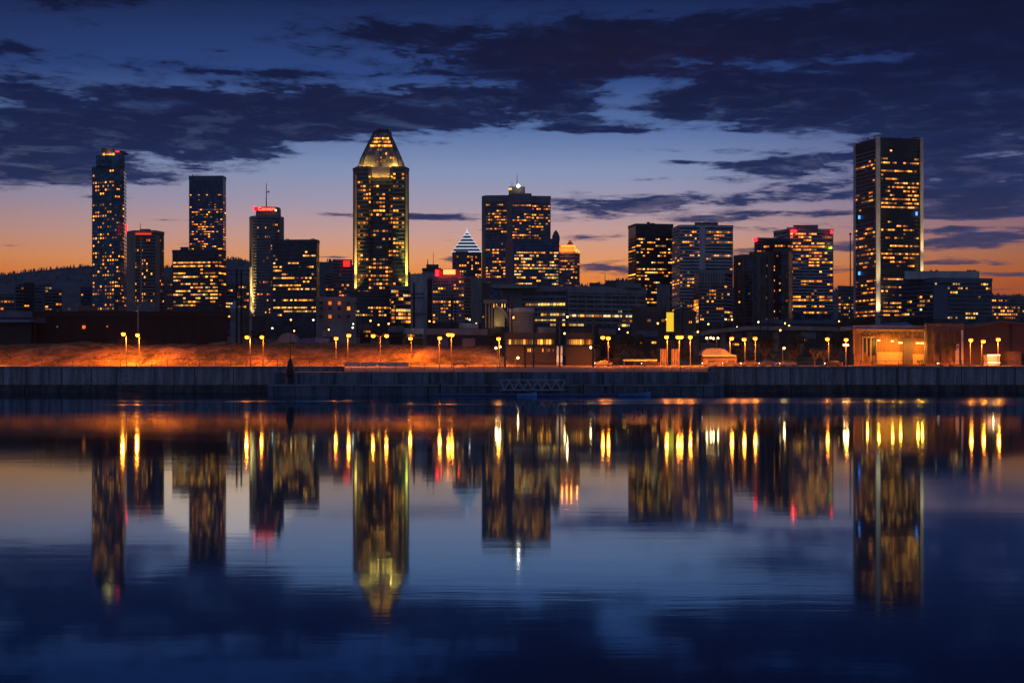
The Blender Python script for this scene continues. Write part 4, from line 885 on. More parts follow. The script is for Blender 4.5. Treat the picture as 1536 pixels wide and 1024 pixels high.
QW = wall_mat('quay_concrete', (.13, .125, .135), (.37, .37, .41)); QB = wall_mat('quay_base', (.03, .03, .035), (.09, .085, .09))
r0 = thing('quay_wall', (0, 355, 0), 'long stained concrete embankment wall with a dark stone foot behind the pier', 'quay wall')
for xl, xr, zt_ in ((-700, X(516, 357), 6.42), (X(516, 357), X(1062, 357), 4.9), (X(1062, 357), 700, 6.42)): MB().box(xl, xr, 355, 357.49, -2, zt_).build('wall', QW, r0)
for xl, xr in ((-700, X(516, 357)), (X(1062, 357), 700)): MB().box(xl, xr, 354.75, 355.25, 6.08, 6.47).build('coping', C_GREY, r0)
q = MB(); q.prism([(-700, 353.6), (700, 353.6), (700, 354.98), (-700, 354.98)], -1.5, 1.85, top=[(-700, 354.2), (700, 354.2), (700, 354.98), (-700, 354.98)]); q.build('footing', QB, r0)
r0 = thing('pier', (X(735, 320), 320, 0), 'lower concrete pier jutting out in front of the embankment wall, centre', 'pier')
D1 = 324; MB().box(X(403, 318), X(1072, D1), D1, 354.7, -1, 5.15).build('upper_deck', wall_mat('pier_concrete', (.07, .09, .12), (.20, .25, .32)), r0)
MB().box(X(402, 318), X(1085, 318), 317.5, D1-.02, -1, 2.35).build('lower_ledge', wall_mat('ledge_concrete', (.06, .075, .10), (.15, .18, .23)), r0)
MB().box(X(402, 318)-.1, X(1085, 318)+.1, 317.3, 318.1, 2.1, 2.5).build('kerb', C_MID, r0)
xa, xb = X(516, 324), X(1062, 324)
q = MB(); q.add([(xa, 324.6, 5.20), (xb, 324.6, 5.20), (X(1062, 357), 357.55, 6.46), (X(516, 357), 357.55, 6.46), (xa, 324.6, 5.0), (xb, 324.6, 5.0), (X(1062, 357), 357.55, 5.0), (X(516, 357), 357.55, 5.0)],
    [(0, 1, 2, 3), (7, 6, 5, 4), (0, 4, 5, 1), (1, 5, 6, 2), (2, 6, 7, 3), (3, 7, 4, 0)])
tag(q.build('pavement', mat('worn_paving', (.20, .18, .165), .85, var=.4, scale=.5, stretch=(.4, 2, 1))), kind='structure')
# fences
def fence(label, px0, px1, D, zb, h, step, m, rails=(1.0, .12), pick=None):
    r0 = thing('railing', (X((px0+px1)/2, D), D, zb), label, 'railing')
    me = MB().tube((0, 0, 0), (0, 0, h), .07, .05, 6).mesh('post', m); n = int((px1-px0)/step)
    ps = [px0 + i*step + random.uniform(-.8, .8) for i in range(n+1)]
    for px in ps[:100]:
        o = bpy.data.objects.new('post', me); COL.objects.link(o); o.parent = r0; o.location = (X(px, D)-ABS[r0.name][0], 0, 0)
    for f in rails: MB().tube((X(px0, D), D, zb+h*f*.97), (X(px1, D), D, zb+h*f*.97), .035, .035, 5).build('rail', m, r0)
    if pick:
        q = MB(); x = X(px0, D)
        while x < X(px1, D): q.box(x-.02, x+.02, D-.02, D+.02, zb+.1, zb+h*.95); x += pick
        tag(q.build('picket', m, r0), kind='stuff')
    return r0
fence('thin post-and-wire fence on the wall left of the pier', -8, 520, 355.9, 6.42, 1.9, 23.6, METAL, (1, .2))
fence('fence posts on the pier edge in the centre', 505, 756, 326, 5.15, 2.1, 22, STEEL_BROWN, (1, .55))
fence('dark railing with fine pickets on the pier edge, centre right', 895, 1062, 326, 5.2, 1.3, 14, STEEL_BROWN, (1, .1), .35)
fence('dark railing with fine pickets in front of the glowing pavilion', 1063, 1545, 355.9, 6.42, 1.45, 19, METAL, (1, .1), .4)
fence('low railing on the platform beside the blue boat', 985, 1078, 319.5, 2.35, 1.0, 11, STEEL_BROWN, (1, .5))
# pale jersey barriers behind the pier fence
bar = MB(); bar.prism([(-2, -.3), (2, -.3), (2, .3), (-2, .3)], 0, .95, top=[(-2, -.1), (2, -.1), (2, .1), (-2, .1)]); bme = bar.mesh('road_barrier', C_PALE)
for i, (px, tx) in enumerate(((527, 'leftmost pale road barrier behind the pier fence'), (552, 'second pale road barrier from the left behind the pier fence'), (577, 'third pale road barrier, below the double-headed lamp'), (600, 'fourth pale road barrier, right of the double-headed lamp'))):
    o = bpy.data.objects.new('road_barrier', bme); COL.objects.link(o); o.location = (X(px, 356.2), 358.4, 6.5); tag(o, tx, 'barrier', 'pale road barriers')

# gangway truss, beacon, boats, dock
r0 = thing('gangway', (X(797, 315), 315, 1.5), 'grey steel truss gangway with zigzag bracing along the pier front', 'gangway')
TR = mat('galvanised', (.27, .31, .38), .6, .0)
x0, x1 = X(750, 315), X(848, 315)
for z_ in (1.15, 3.35): MB().box(x0, x1, 314.9, 315.1, z_, z_+.26).build('chord', TR, r0)
for z_ in (1.15, 3.35): MB().box(x0, x1, 316.3, 316.5, z_, z_+.26).build('chord', TR, r0)
MB().box(x0, x1, 315.12, 316.28, 1.2, 1.26).build('deck', TR, r0)
n = 7
for i in range(n):
    a0 = x0+(x1-x0)*i/n; a1 = x0+(x1-x0)*(i+.5)/n; a2 = x0+(x1-x0)*(i+1)/n
    MB().tube((a0, 315, 3.3), (a1, 315, 1.25), .17, .17, 6).build('brace', TR, r0); MB().tube((a1, 315, 1.25), (a2, 315, 3.3), .17, .17, 6).build('brace', TR, r0)
r0 = thing('navigation_beacon', (X(434, 319), 319.5, 2.35), 'black conical beacon with a thin mast on the left end of the pier', 'beacon')
bx = X(434.5, 319)
MB().lathe((bx, 319.8, 2.35), [(.75, 0), (.7, 1.6), (.95, 2.3), (1.0, 3.4), (.75, 4.3), (.3, 5.6), (.18, 6.0)], 12).build('body', BLACKM, r0)
MB().tube((bx, 319.8, 8.2), (bx, 319.8, Z(495, 319.8)), .13, .06, 6).build('mast', BLACKM, r0)
MB().box(bx-.55, bx+.55, 319.6, 320, 7.5, 7.7).build('crossbar', BLACKM, r0)
r0 = thing('floating_dock', (X(790, 314), 314, 0), 'long dark floating dock below the gangway', 'dock')
MB().box(X(655, 313.5), X(925, 313.5), 312.5, 316, -.3, .55).build('deck', C_DARK, r0)
MB().box(X(655, 313.4), X(925, 313.4), 312.3, 312.46, .2, .5).build('fender', mat('blue_fender', (.05, .12, .35), .5), r0)
for px in (660, 735, 875, 920): MB().tube((X(px, 312.8), 313.2, -.5), (X(px, 312.8), 313.2, 2.6), .16, .16, 8).build('pile', WOOD, r0)
def boat(px, D, L, wd, label, cov=True, col=(.10, .28, .6)):
    r0 = thing('boat', (X(px, D), D, 0), label, 'boat')
    q = MB(); secs = []
    for i in range(9):
        f = i/8; x = (f-.5)*L; w_ = wd/2*math.sin(math.pi*min(1, .25+f*.0+ (1-f)*.75))**.6 if f > .5 else wd/2*(.75+.5*f)
        if f > .5: w_ = wd/2*max(.04, 1-((f-.5)/.5)**2.2)
        sh = .55+.45*max(0, (f-.4)/.6)**2
        secs.append([(x, -w_, sh), (x, -w_*.7, .1), (x, 0, -.15), (x, w_*.7, .1), (x, w_, sh), (x, w_*.85, sh-.02), (x, 0, .25), (x, -w_*.85, sh-.02)])
    n = 8; vs = [(v[0]+X(px, D), v[1]+D, v[2]) for s_ in secs for v in s_]
    q.add(vs, [(k*n+i, k*n+(i+1) % n, (k+1)*n+(i+1) % n, (k+1)*n+i) for k in range(8) for i in range(n)] + [tuple(range(n-1, -1, -1)), tuple(range(8*n, 9*n))])
    q.build('hull', mat('hull_%d' % px, col, .35), r0)
    if cov:
        MB().box(X(px, D)-L*.12, X(px, D)-L*.06, D-wd*.35, D+wd*.35, .4, .62).build('bench', C_GREY, r0); MB().box(X(px, D)+L*.1, X(px, D)+L*.16, D-wd*.35, D+wd*.35, .4, .66).build('bench', C_GREY, r0)
        MB().box(X(px, D)-L*.53, X(px, D)-L*.5, D-.2, D+.2, .1, 1.0).build('outboard', BLACKM, r0)
    return r0
boat(951, 309, 7.2, 1.9, 'bright blue open boat moored at the right end of the pier')
boat(790, 310.5, 4.4, 1.0, 'small light blue dinghy below the gangway', col=(.15, .35, .65))

# ------------------------------------------------------------------ street lamps
BULB = emis('sodium_lamp', (1, .21, .009), 24); SKIRT = emis('orange_halo_skirt', (1, .16, .008), 1.5); BULB2 = emis('warm_globe', (1, .5, .15), 14)
SOD = (1, .18, .010)
def street_lamp(pole, heads, label, D=367, zb=None, power=4200, m=METAL, r=.38, spread=168):
    zb = ground_z(X(pole, D), D)-.1 if zb is None else zb
    r0 = thing('street_lamp', (X(pole, D), D, zb), label, 'street lamp', 'sodium street lamps along the quay road')
    xp = X(pole, D); zt = max(Z(h[1], D) for h in heads) - .15
    MB().tube((xp, D, zb), (xp, D, zt), .13, .08, 8).build('pole', m, r0)
    for hx_, hy_ in heads:
        xh = X(hx_, D); zh = Z(hy_, D); dD = -1.2 if abs(xh-xp) < .7 else -.4
        MB().tube((xp, D, zt-.3), (xh, D+dD, zh+.25), .07, .06, 6).build('arm', m, r0)
        hd = MB().lathe((xh, D+dD, zh), [(.30, .21), (.34, .28), (.22, .44), (.08, .5)], 10).build('lamp_head', METAL, r0)
        MB().lathe((xh, D+dD, zh), [(.08, -.62), (.32, -.54), (.48, -.36), (.5, -.2), (.4, -.05)], 12).build('bulb', BULB, hd)
        MB().lathe((xh, D+dD, zh), [(.44, -.05), (.62, .02), (.52, .16), (.31, .2)], 14).build('glow_skirt', SKIRT, hd)  # added glowing skirt, stands in for the orange halo around the lamp
        lamp('lamp_beam', 'SPOT', (xh, D+dD, zh-.75), SOD, power, hd, (xh, D+dD+2.2, 0), .2, spread, .45)
        lamp('lamp_glow', 'POINT', (xh, D+dD-.7, zh-.4), SOD, power*.16, hd, size=.3)
    return r0
LM = [
 (189.5, [(187, 500)], 366, 'street lamp in front of the brick warehouse, leftmost on the quay'),
 (-22, [(-25, 501)], 366, 'lamp just beyond the left border of the picture'),
 (209, [(208, 501.5)], 378, 'second lamp from the left, just right of the leftmost one'),
 (375.5, [(371, 504.5)], 366, 'street lamp with pale pole near the right end of the brick warehouse'),
 (395, [(394, 504.5)], 378, 'street lamp between the warehouse end and the black beacon'),
 (521.5, [(524, 502)], 366, 'street lamp with its head right of the pole, left of the double-headed lamp'),
 (504, [(505, 506.5)], 376, 'lower lamp just left of the lamp with the right-hand head'),
 (570.5, [(560, 502.5), (580, 502.5)], 366, 'double-headed street lamp below the pointed tower'),
 (617, [(616, 506.5)], 384, 'single faint lamp right of the double-headed one'),
 (659, [(660, 506)], 372, 'lamp left of the close pair in front of the red-topped block'),
 (677, [(673, 500.8), (678.5, 501.3)], 368, 'lamp with two heads close together in front of the red-topped block'),
 (749, [(748, 507)], 372, 'lamp just left of the steel frame'),
 (912.5, [(904, 505), (912, 506)], 364, 'two-headed lamp right of the steel frame'),
 (1001, [(999, 504.5)], 368, 'lamp below the yellow banner'),
 (1019, [(1016, 504.6), (1021, 504.6)], 366, 'lamp with twin heads right of the yellow banner'),
 (1035.5, [(1034.5, 504.5)], 374, 'lamp right of the twin-headed one by the yellow banner'),
 (1095, [(1096.5, 506.5)], 374, 'lamp above the vaulted pavilion'),
 (1117.5, [(1115, 508)], 364, 'lamp with lit pole right of the vaulted pavilion'),
 (1133, [(1131.5, 506.5)], 374, 'lamp at the left edge of the dark mound'),
 (1243, [(1239.5, 507.5)], 380, 'lamp among the trees left of the glowing pavilion'),
 (1269, [(1267.5, 508.5)], 372, 'lamp close to the left wall of the glowing pavilion'),
 (1455.5, [(1454, 509)], 372, 'leftmost lamp in front of the gabled warehouse'),
 (1472.5, [(1472.5, 511)], 368, 'middle lamp in front of the gabled warehouse'),
 (1497, [(1495, 508)], 372, 'rightmost lamp in front of the gabled warehouse'),
]
for pole, heads, D, lab in LM:
    far = D > 374
    street_lamp(pole, heads, lab, D, power=9500 if len(heads) > 1 or (far and pole > 300) else (42000 if pole < 300 else 26000 if pole < 450 else 15000))
def globe_lamp(px, D, gl, label, h0=None, power=350):
    zb = ground_z(X(px, D), D)
    r0 = thing('globe_lamp', (X(px, D), D, zb), label, 'street lamp', 'small globe lamps'); xp = X(px, D)
    MB().tube((xp, D, zb), (xp, D, Z(gl[0][1], D)-.3), .09, .06, 8).build('pole', METAL, r0)
    for gx, gy in gl:
        MB().tube((xp, D, Z(gy, D)-.45), (X(gx, D), D-.1, Z(gy, D)-.22), .04, .04, 5).build('arm', METAL, r0)
        MB().lathe((X(gx, D), D-.1, Z(gy, D)), [(.08, -.3), (.28, -.15), (.3, .05), (.2, .24), (.05, .3)], 10).build('globe', BULB2, r0)
        lamp('globe_glow', 'POINT', (X(gx, D), D-.6, Z(gy, D)), (1, .5, .18), power, r0, size=.2)
globe_lamp(1268.5, 378, [(1266, 517.3), (1271, 517.3)], 'short post with two globes left of the glowing pavilion')
globe_lamp(1174, 380, [(1176, 522)], 'short curved post lamp on the dark mound')
globe_lamp(773, 380, [(777, 536.5)], 'low bright globe under the steel frame', power=160)
globe_lamp(896-4, 384, [(886, 521)], 'dim globe lamp right of the screened upper floor', power=120)
globe_lamp(746, 384, [(744, 522), (750, 520)], 'two small globes left of the steel frame leg', power=250)
globe_lamp(1062, 430, [(1060, 507), (1066, 506.5)], 'distant pair of globes under the elevated roadway', power=200)
globe_lamp(1075, 432, [(1070, 507.5), (1077, 507)], 'second distant pair of globes under the elevated roadway', power=200)
globe_lamp(685, 470, [(685, 499.5)], 'distant single globe above the low shed', power=200)
globe_lamp(851, 520, [(851, 475)], 'high yellow globe above the steel frame beam', power=600)
globe_lamp(849, 480, [(847, 500), (851, 500)], 'pair of orange globes behind the steel frame', power=200)

# ------------------------------------------------------------------ utility poles
def upole(px, y0, D, arms, label, r=.22, extra=None):
    zb = ground_z(X(px, D), D)-.5
    r0 = thing('utility_pole', (X(px, D), D, zb), label, 'utility pole'); xp = X(px, D)
    MB().tube((xp, D, zb), (xp, D, Z(y0, D)), r, r*.7, 8).build('pole', WOOD, r0)
    for (ya, wa) in arms:
        MB().box(xp-wa*D/F, xp+wa*D/F, D-.35, D-.2, Z(ya+.7, D), Z(ya-.7, D)).build('crossarm', WOOD, r0)
        for f in (-.9, -.5, .5, .9): MB().tube((xp+f*wa*D/F, D-.28, Z(ya-.7, D)), (xp+f*wa*D/F, D-.28, Z(ya-2.4, D)), .10, .06, 6).build('insulator', METAL, r0)
upole(621, 424, 520, [(441, 15), (447, 16)], 'thick utility pole with two wide crossarms in front of the ship-like building', .45)
upole(678, 440, 500, [(449, 6)], 'utility pole with a short crossarm in front of the red-topped block', .38)
upole(683.5, 446, 505, [], 'bare utility pole right beside the short-armed one')
upole(763, 443, 480, [], 'tall tapering pole in front of the arched hall'); upole(768, 452, 482, [(462, 4)], 'pole with a box and short arm right of the tapering pole')
upole(588, 452, 500, [(455, 4)], 'utility pole in front of the pointed tower, left one'); upole(593, 448, 505, [], 'utility pole in front of the pointed tower, right one')
upole(472, 446, 560, [], 'thin black pole at the left corner of the concrete three-storey block')
upole(305, 470, 430, [(481, 3)], 'pole with two small boxes in front of the brick warehouse'); upole(52.5, 474, 425, [(478, 3)], 'pole at the left end of the brick warehouse')
upole(254, 486, 428, [], 'short pole in the middle of the brick warehouse front'); upole(316, 480, 428, [], 'short pole near the right end of the brick warehouse')
upole(1152, 458, 470, [], 'bare black pole in front of the residential tower'); upole(1176, 452, 470, [], 'bare black pole in front of the disc-topped tower'); upole(1024, 448, 470, [(453, 6)], 'black pole with a sign box right of the yellow banner')
upole(1050, 455, 450, [(457, 3)], 'black pole in front of the ribbed grey tower')
r0 = thing('tall_lamp_mast', (X(207, 440), 440, ground_z(-120, 440)), 'tall pale mast with a small head, behind the second lamp from the left', 'mast')
MB().tube((X(207, 440), 440, ground_z(-120, 440)), (X(207, 440), 440, Z(456, 440)), .22, .14, 8).build('pole', C_PALE, r0); MB().box(X(204.5, 440), X(209, 440), 439.8, 440.2, Z(457.5, 440), Z(455.5, 440)).build('head', METAL, r0)
r0 = thing('power_frame', (X(357, 700), 700, ground_z(-130, 700)), 'high-voltage double pole frame left of the floodlit column', 'power pylon')
for px, y0 in ((355, 403), (362, 405)): MB().tube((X(px, 700), 700, ground_z(-130, 700)), (X(px, 700), 700, Z(y0, 700)), .55, .45, 8).build('pole', WOOD, r0)
for y in (406, 411.5): MB().box(X(340, 700), X(375, 700), 699, 699.4, Z(y+.6, 700), Z(y-.6, 700)).build('crossarm', WOOD, r0)
for px, y0, lab in ((1035.5, 447, 'tall lamp mast with bent top right of the yellow banner, left of two'), (1039, 448, 'tall lamp mast with bent top right of the yellow banner, right of two'), (1141, 437, 'tall lamp mast with bent top in front of the residential tower')):
    D = 460; zb = ground_z(X(px, D), D); r0 = thing('bent_lamp_mast', (X(px, D), D, zb), lab, 'lamp mast')
    q = MB(); q.tube((X(px, D), D, zb), (X(px, D), D, Z(y0+4, D)), .16, .13, 8); q.tube((X(px, D), D, Z(y0+4, D)), (X(px-2, D), D, Z(y0+.6, D)), .13, .11, 8); q.tube((X(px-2, D), D, Z(y0+.6, D)), (X(px-10, D), D, Z(y0, D)), .11, .08, 8); q.build('pole', BLACKM, r0)
    MB().box(X(px-13, D), X(px-9.5, D), D-.2, D+.2, Z(y0+.8, D), Z(y0-.4, D)).build('lamp_head', METAL, r0)

# ------------------------------------------------------------------ cars
def car_proto(px, D, label, col, front=-1):
    z0 = 6.5; x0 = X(px, D); r0 = thing('parked_car', (x0, D, z0), label, 'car', 'cars on the quay road')
    pr = [(-2.2, .35), (-2.25, .75), (-2.1, .95), (-1.3, 1.0), (-.7, 1.43), (.75, 1.45), (1.45, 1.02), (2.1, .9), (2.2, .65), (2.15, .35)]
    q = MB(); n = len(pr); ins = [0 if z < 1.1 else .16 for _, z in pr]
    q.add([(x0+x*front*-1, D-.85+i_, z0+z) for (x, z), i_ in zip(pr, ins)] + [(x0+x*front*-1, D+.85-i_, z0+z) for (x, z), i_ in zip(pr, ins)], [tuple(range(n)), tuple(range(2*n-1, n-1, -1))] + [(i, (i+1) % n, n+(i+1) % n, n+i) for i in range(n)])
    q.build('body', mat('car_paint_%s' % (label[:6]), col, .3, .3), r0)
    g_ = MB(); pts = [(-1.1, 1.03), (-.65, 1.36), (.7, 1.38), (1.2, 1.04)]
    g_.add([(x0+x*-front, D-.86+(.14 if z > 1.1 else 0), z0+z) for x, z in pts], [(0, 1, 2, 3)]); g_.add([(x0+x*-front, D-.84+(.14 if z > 1.1 else 0), z0+z) for x, z in pts], [(0, 1, 2, 3)])
    g_.build('side_window', G_DARK, r0)
    for wx in (-1.35, 1.35):
        for wy in (-.8, .62):
            w_ = MB().tube((x0+wx, D+wy, z0+.33), (x0+wx, D+wy+.2, z0+.33), .33, .33, 14).build('wheel', BLACKM, r0); MB().tube((x0+wx, D+wy-.02, z0+.33), (x0+wx, D+wy+.22, z0+.33), .18, .18, 10).build('rim', METAL, w_)
    for wy in (-.6, .6):
        MB().box(x0+front*2.18-.06, x0+front*2.18+.06, D+wy-.14, D+wy+.14, z0+.62, z0+.82).build('headlight', emis('headlight_white', (1, .80, .55), 22), r0)
        MB().box(x0-front*2.2-.06, x0-front*2.2+.06, D+wy-.14, D+wy+.14, z0+.68, z0+.84).build('tail_light', emis('tail_red', (1, .03, .01), 8), r0)
    lamp('headlight_beam', 'SPOT', (x0+front*2.3, D-.3, z0+.75), (1, .85, .65), 500, r0, (x0+front*14, D-3, z0), .1, 70)
    return r0
for a in ((1066, 372, 'white car leading the row below the vaulted pavilion', (.22, .22, .22)), (1096, 372.5, 'silver car second in the row below the vaulted pavilion', (.12, .12, .13)), (1124, 372, 'yellowish car third in the row, by the lit lamp pole', (.2, .15, .06)),
          (1152, 372.6, 'dark blue car fourth in the row, before the dark mound', (.05, .08, .2)), (1182, 372, 'grey car last in the row, under the dark mound', (.3, .3, .3)),
          (905, 372, 'white car at the foot of the two-headed lamp', (.2, .19, .18)), (975, 373, 'black car in front of the pale canopy', (.03, .03, .03)), (690, 371, 'dark violet car left of the steel frame', (.08, .05, .14)),
          (1250, 374, 'black car beside the vase-shaped trees', (.03, .03, .035)), (1420, 373, 'brown car in front of the panelled building', (.15, .09, .06))):
    car_proto(a[0], a[1], a[2], a[3])

# ------------------------------------------------------------------ trees and bushes
LEAF = bpy.data.materials.new('leaves'); LEAF.use_nodes = True; g = NT(LEAF.node_tree); p = LEAF.node_tree.nodes['Principled BSDF']
ge = g.n('ShaderNodeNewGeometry'); g.link(g.mix(ge.outputs['Random Per Island'], (.018, .032, .010, 1), (.07, .085, .028, 1)), p.inputs['Base Color']); p.inputs['Roughness'].default_value = .8
BARK = mat('bark', (.09, .06, .04), .9, scale=4, stretch=(1, 1, .3))
TREES = []
def tree_mesh(seed, vase=False, bush=False):
    rnd = random.Random(seed); tr = MB(); cr = MB()
    if not bush:
        tr.tube((0, 0, -.3), (0, 0, .38), .045, .032, 8)
        tips = []
        for k in range(9):
            a = k*2.4 + rnd.random(); r = rnd.uniform(.18, .36) * (1.1 if vase else 1)
            e = (math.cos(a)*r, math.sin(a)*r, rnd.uniform(.6, .92)); s = (0, 0, rnd.uniform(.22, .38)); tr.tube(s, e, .018, .006, 5); tips.append(e)
    else: tips = [(rnd.uniform(-.6, .6), rnd.uniform(-.4, .4), rnd.uniform(.15, .75)) for _ in range(11)]
    n = 1500 if not vase else 380
    cl = [(Vector(rnd.choice(tips)) + Vector((rnd.gauss(0, .09), rnd.gauss(0, .09), rnd.gauss(0, .07))), rnd.uniform(.07, .15)) for _ in range(26)]
    for _ in range(n):
        c, r = rnd.choice(cl); d = Vector((rnd.gauss(0, 1), rnd.gauss(0, 1), rnd.gauss(0, .8))); d = d.normalized()*r*rnd.random()**.4; q = c+d
        a = Vector((rnd.gauss(0, 1), rnd.gauss(0, 1), rnd.gauss(0, 1))).normalized(); b2 = a.orthogonal().normalized(); s = rnd.uniform(.014, .03)
        cr.add([q-a*s, q+b2*s*.6, q+a*s, q-b2*s*.6], [(0, 1, 2, 3)])
    return (tr.mesh('trunk', BARK) if not bush else None), cr.mesh('crown', LEAF)
TM = {('t', i): tree_mesh(i) for i in range(3)}; TM.update({('v', 0): tree_mesh(9, True), ('b', 0): tree_mesh(20, bush=True), ('b', 1): tree_mesh(21, bush=True)})
def plant(kind, v, px, D, ytop, label, cat, wscale=1.0, name=None):
    zb = ground_z(X(px, D), D) - .1; h = Z(ytop, D) - zb
    r0 = thing(name or {'t': 'leafy_tree', 'v': 'bare_tree', 'b': 'bush'}[kind], (X(px, D), D, zb), label, cat, 'trees and bushes on the far bank')
    trm, crm = TM[(kind, v)]
    for nm, me in (('trunk', trm), ('crown', crm)):
        if me is None: continue
        o = bpy.data.objects.new(nm, me); COL.objects.link(o); o.parent = r0; o.scale = (h*wscale, h*wscale, h); o.rotation_euler = (0, 0, px*.37)
    return r0
for a in [('t', 0, 893, 400, 512, 'dark tree right of the steel frame', 'tree', 1.0), ('t', 1, 925, 404, 508, 'broad dark tree behind the two-headed lamp', 'tree', 1.2), ('b', 0, 915, 392, 530, 'dark bush at the foot of the two-headed lamp', 'bush', 1.0),
          ('t', 2, 948, 420, 500, 'dark tree left of the pale canopy', 'tree', 1.1), ('b', 1, 975, 395, 520, 'rounded bush behind the pale canopy', 'bush', .8),
          ('b', 0, 1045, 400, 514, 'dark bush left of the vaulted pavilion', 'bush', 1.0), ('b', 1, 1115, 402, 512, 'dark bush right of the vaulted pavilion', 'bush', 1.0),
          ('t', 0, 1148, 398, 506, 'dense tree on the left of the dark mound', 'tree', 1.3), ('t', 1, 1192, 402, 505, 'dense tree on the right of the dark mound', 'tree', 1.3), ('b', 0, 1172, 395, 524, 'bush between the two dense trees', 'bush', 1.0),
          ('v', 0, 1222, 388, 522, 'left vase-shaped bare tree lit from below', 'tree', .9), ('v', 0, 1236, 390, 522, 'right vase-shaped bare tree lit from below', 'tree', .9),
          ('t', 2, 1252, 410, 503, 'dark tree behind the lamp left of the glowing pavilion', 'tree', 1.0), ('t', 1, 1272, 430, 478, 'tall dark tree beside the roof of the glowing pavilion', 'tree', .7),
          ('t', 0, 1425, 384, 513, 'small dark tree in front of the panelled building', 'tree', .7), ('b', 1, 1408, 382, 534, 'small bush in front of the panelled building', 'bush', .7), ('b', 0, 1380, 380, 536, 'small bush in front of the glowing pavilion', 'bush', .6),
          ('b', 0, 728, 398, 512, 'dark bush where the embankment ends', 'bush', 1.1), ('t', 2, 742, 404, 500, 'dark tree left of the steel frame', 'tree', 1.0), ('b', 1, 760, 392, 528, 'bush under the left leg of the steel frame', 'bush', 1.0),
          ('b', 1, 470, 440, 500, 'dark bush right of the arched greenhouse', 'bush', .8), ('b', 0, 385, 440, 489, 'dark bush at the foot of the floodlit column', 'bush', 1.0), ('b', 1, 570, 440, 494, 'wide dark bush behind the double-headed lamp', 'bush', 1.2)]:
    plant(*a)
# things on top of the embankment
r0 = thing('greenhouse', (X(432, 430), 430, ground_z(-68, 430)), 'pale arched greenhouse shed above the embankment, right of the warehouse', 'greenhouse')
q = MB(); n = 10; cs = [(X(432, 430)+math.cos(math.pi*i/n)*3.4, ground_z(-68, 430)+math.sin(math.pi*i/n)*4.4) for i in range(n+1)]
q.add([(x, 428, z) for x, z in cs] + [(x, 436, z) for x, z in cs], [tuple(range(n+1)), tuple(range(2*n+1, n, -1))] + [(i, i+1, n+2+i, n+1+i) for i in range(n)]); q.build('cover', C_GREY, r0)
CBLUE = mat('container_blue', (.08, .12, .35), .6, stretch=(4, 1, .1), scale=2)
for px, D, w_, h_, m_, lab in ((461, 424, 1.9, 2.4, CBLUE, 'small blue container on the embankment right of the greenhouse'), (480, 428, 2.6, 2.8, mat('container_grey', (.3, .33, .42), .6, stretch=(4, 1, .1), scale=2), 'grey ribbed container on the embankment below the concrete block'), (668-3, 412, 1.4, 2.6, CBLUE, 'narrow blue panel hut at the top of the embankment, centre'), (703, 408, 1.8, 2.4, mat('hut_grey', (.2, .2, .24), .6), 'grey hut at the top of the embankment by the low shed'),
                             (860, 392, 3.4, 3.0, CBLUE, 'blue tarpaulin box right of the white pillar')):
    zb = ground_z(X(px, D), D); r0 = thing('container', (X(px, D), D, zb), lab, 'container')
    MB().box(X(px, D)-w_, X(px, D)+w_, D, D+2.4, zb-.2, zb+h_).build('body', m_, r0); q = MB()
    for k in range(7): xx = X(px, D)-w_+w_*2*(k+.5)/7; q.box(xx-.08, xx+.08, D-.08, D-.005, zb, zb+h_-.1)
    q.build('ribs', m_, r0)
bpy.context.view_layer.update()

# scrub on the embankment slope
rnd = random.Random(5); q = MB()
for _ in range(1500):
    x = rnd.uniform(-150, 2); y = 377 + 26*rnd.random()**.8
    if mn.noise(Vector((x*.08, y*.1, 11))) < -.05: continue
    z = ground_z(x, y); s_ = rnd.uniform(.12, .42)
    for k in range(7):
        a = Vector((rnd.gauss(0, 1), rnd.gauss(0, .6), abs(rnd.gauss(.8, .5)))).normalized(); b2 = a.orthogonal().normalized(); c = Vector((x+rnd.gauss(0, s_), y+rnd.gauss(0, s_), z))
        q.add([c-b2*s_*.35, c+a*s_*rnd.uniform(.8, 1.8), c+b2*s_*.35], [(0, 1, 2)])
tag(q.build('scrub', mat('dry_grass', (.13, .10, .045), .95, var=.5)), 'low dry scrub and weeds on the lit embankment slope', 'scrub', kind='stuff')
# clutter on the terrace behind the lamps
for px0, px1, y, D, lab, rows, w_ in ((540, 556, 490, 450, 'small dark shed behind the double-headed lamp, left of it', '3', C_BROWN), (584, 604, 493, 455, 'low dark shed behind the double-headed lamp, right of it', '2', C_MID),
        (606, 634, 496, 470, 'long low dark shed with pale roof edge behind the faint single lamp', '1', C_PALE), (486, 500, 500, 432, 'tiny grey hut beside the grey ribbed container', '0', C_GREY),
        (1098, 1112, 503, 470, 'small hut under the elevated roadway, left', '5', C_BROWN), (1205, 1222, 503, 470, 'small dark hut under the elevated roadway, right', '1', C_MID), (900, 922, 497, 460, 'dark hut behind the two-headed lamp', '2', C_MID), (955, 985, 500, 455, 'low dark shed with bluish lights left of the yellow banner', '2', C_NAVY),
        (690, 716, 488, 520, 'pale-edged low roof behind the low shed', '1', C_PALE), (806, 832, 494, 480, 'low roof glimpsed between the legs of the steel frame', '2', C_NAVY), (860, 884, 496, 470, 'low dark roof right of the middle steel frame leg', '2', C_BROWN)):
    small('low_hut', lab, px0, px1, y, D, rows, wall=C_BLACK, trim=w_, y1=y+16, pitch=6, mix='orange', depth=8, cat='hut', band=.12)
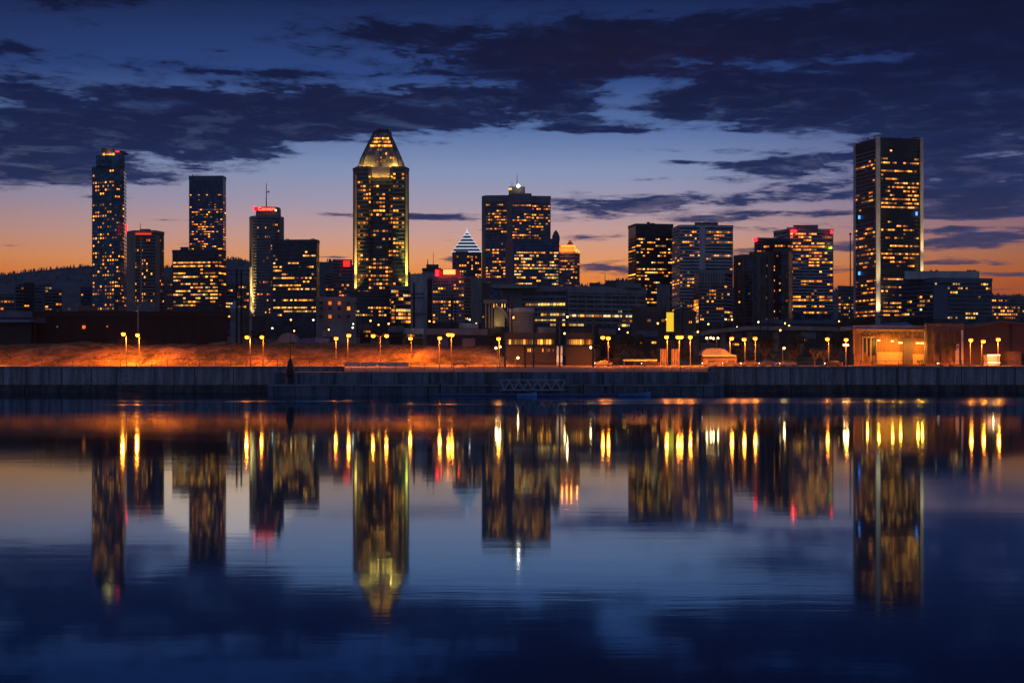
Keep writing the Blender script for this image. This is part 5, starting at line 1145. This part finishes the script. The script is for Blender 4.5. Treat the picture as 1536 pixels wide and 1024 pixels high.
# overhead wires between the poles
def wires(p0, p1, D0, D1, label, n=2, sag=1.2):
    a = Vector((X(p0[0], D0), D0, Z(p0[1], D0))); b_ = Vector((X(p1[0], D1), D1, Z(p1[1], D1)))
    r0 = thing('overhead_wire', a, label, 'wire')
    for k in range(n):
        q = MB(); pr = None
        for i in range(13):
            f = i/12; c = a.lerp(b_, f) + Vector((0, 0, -sag*4*f*(1-f) - k*1.1))
            if pr is not None: q.tube(pr, c, .05, .05, 4)
            pr = c
        q.build('strand', BLACKM, r0)
wires((472, 447), (588, 453), 560, 500, 'sagging wires from the thin black pole to the poles before the pointed tower')
wires((593, 449), (621, 441), 505, 520, 'short wires from the pointed tower poles to the thick utility pole'); wires((621, 441), (678, 446), 520, 500, 'wires from the thick utility pole to the short-armed pole'); wires((678, 446), (763, 447), 500, 480, 'wires from the short-armed pole to the tapering pole')
wires((1152, 460), (1176, 455), 470, 470, 'wires between the two bare black poles'); wires((52, 477), (305, 480), 425, 430, 'long wires across the brick warehouse front', sag=2)
# tiny far street lights among the low buildings
DOT = emis('far_light', (1, .40, .08), 9); DOTW = emis('far_light_white', (1, .85, .6), 5); rnd = random.Random(8)
mesh_p = MB().tube((0, 0, -7), (0, 0, 0), .08, .06, 5).mesh('pole', METAL); mesh_g = [MB().lathe((0, 0, 0), [(.1, -.3), (.34, 0), (.1, .3)], 8).mesh('globe', m_) for m_ in (DOT, DOTW)]
for k in range(34):
    px = rnd.choice((rnd.uniform(385, 760), rnd.uniform(880, 1280))); D = rnd.uniform(470, 640); py = rnd.uniform(479, 499)
    r0 = thing('far_street_light', (X(px, D), D, Z(py, D)), 'tiny far street light on a thin post among the low roofs behind the quay', 'street light', 'tiny far street lights')
    for nm, me in (('pole', mesh_p), ('globe', mesh_g[k % 5 == 0])):
        o = bpy.data.objects.new(nm, me); COL.objects.link(o); o.parent = r0
# thin air haze over river and city
HZ = bpy.data.materials.new('haze'); HZ.use_nodes = True; HZ.node_tree.nodes.clear(); g = NT(HZ.node_tree)
o_ = g.n('ShaderNodeOutputMaterial'); v_ = g.n('ShaderNodeVolumePrincipled'); v_.inputs['Color'].default_value = (.85, .9, 1, 1); v_.inputs['Density'].default_value = 4.5e-5; v_.inputs['Anisotropy'].default_value = .2
g.link(v_.outputs[0], o_.inputs['Volume'])
hb = MB().box(-5200, 5200, -700, 5750, -3.2, 352).build('haze', HZ); tag(hb, 'thin bluish evening haze over the river and the city', 'haze', kind='stuff')
S.cycles.volume_bounces = 0
bpy.context.view_layer.update()
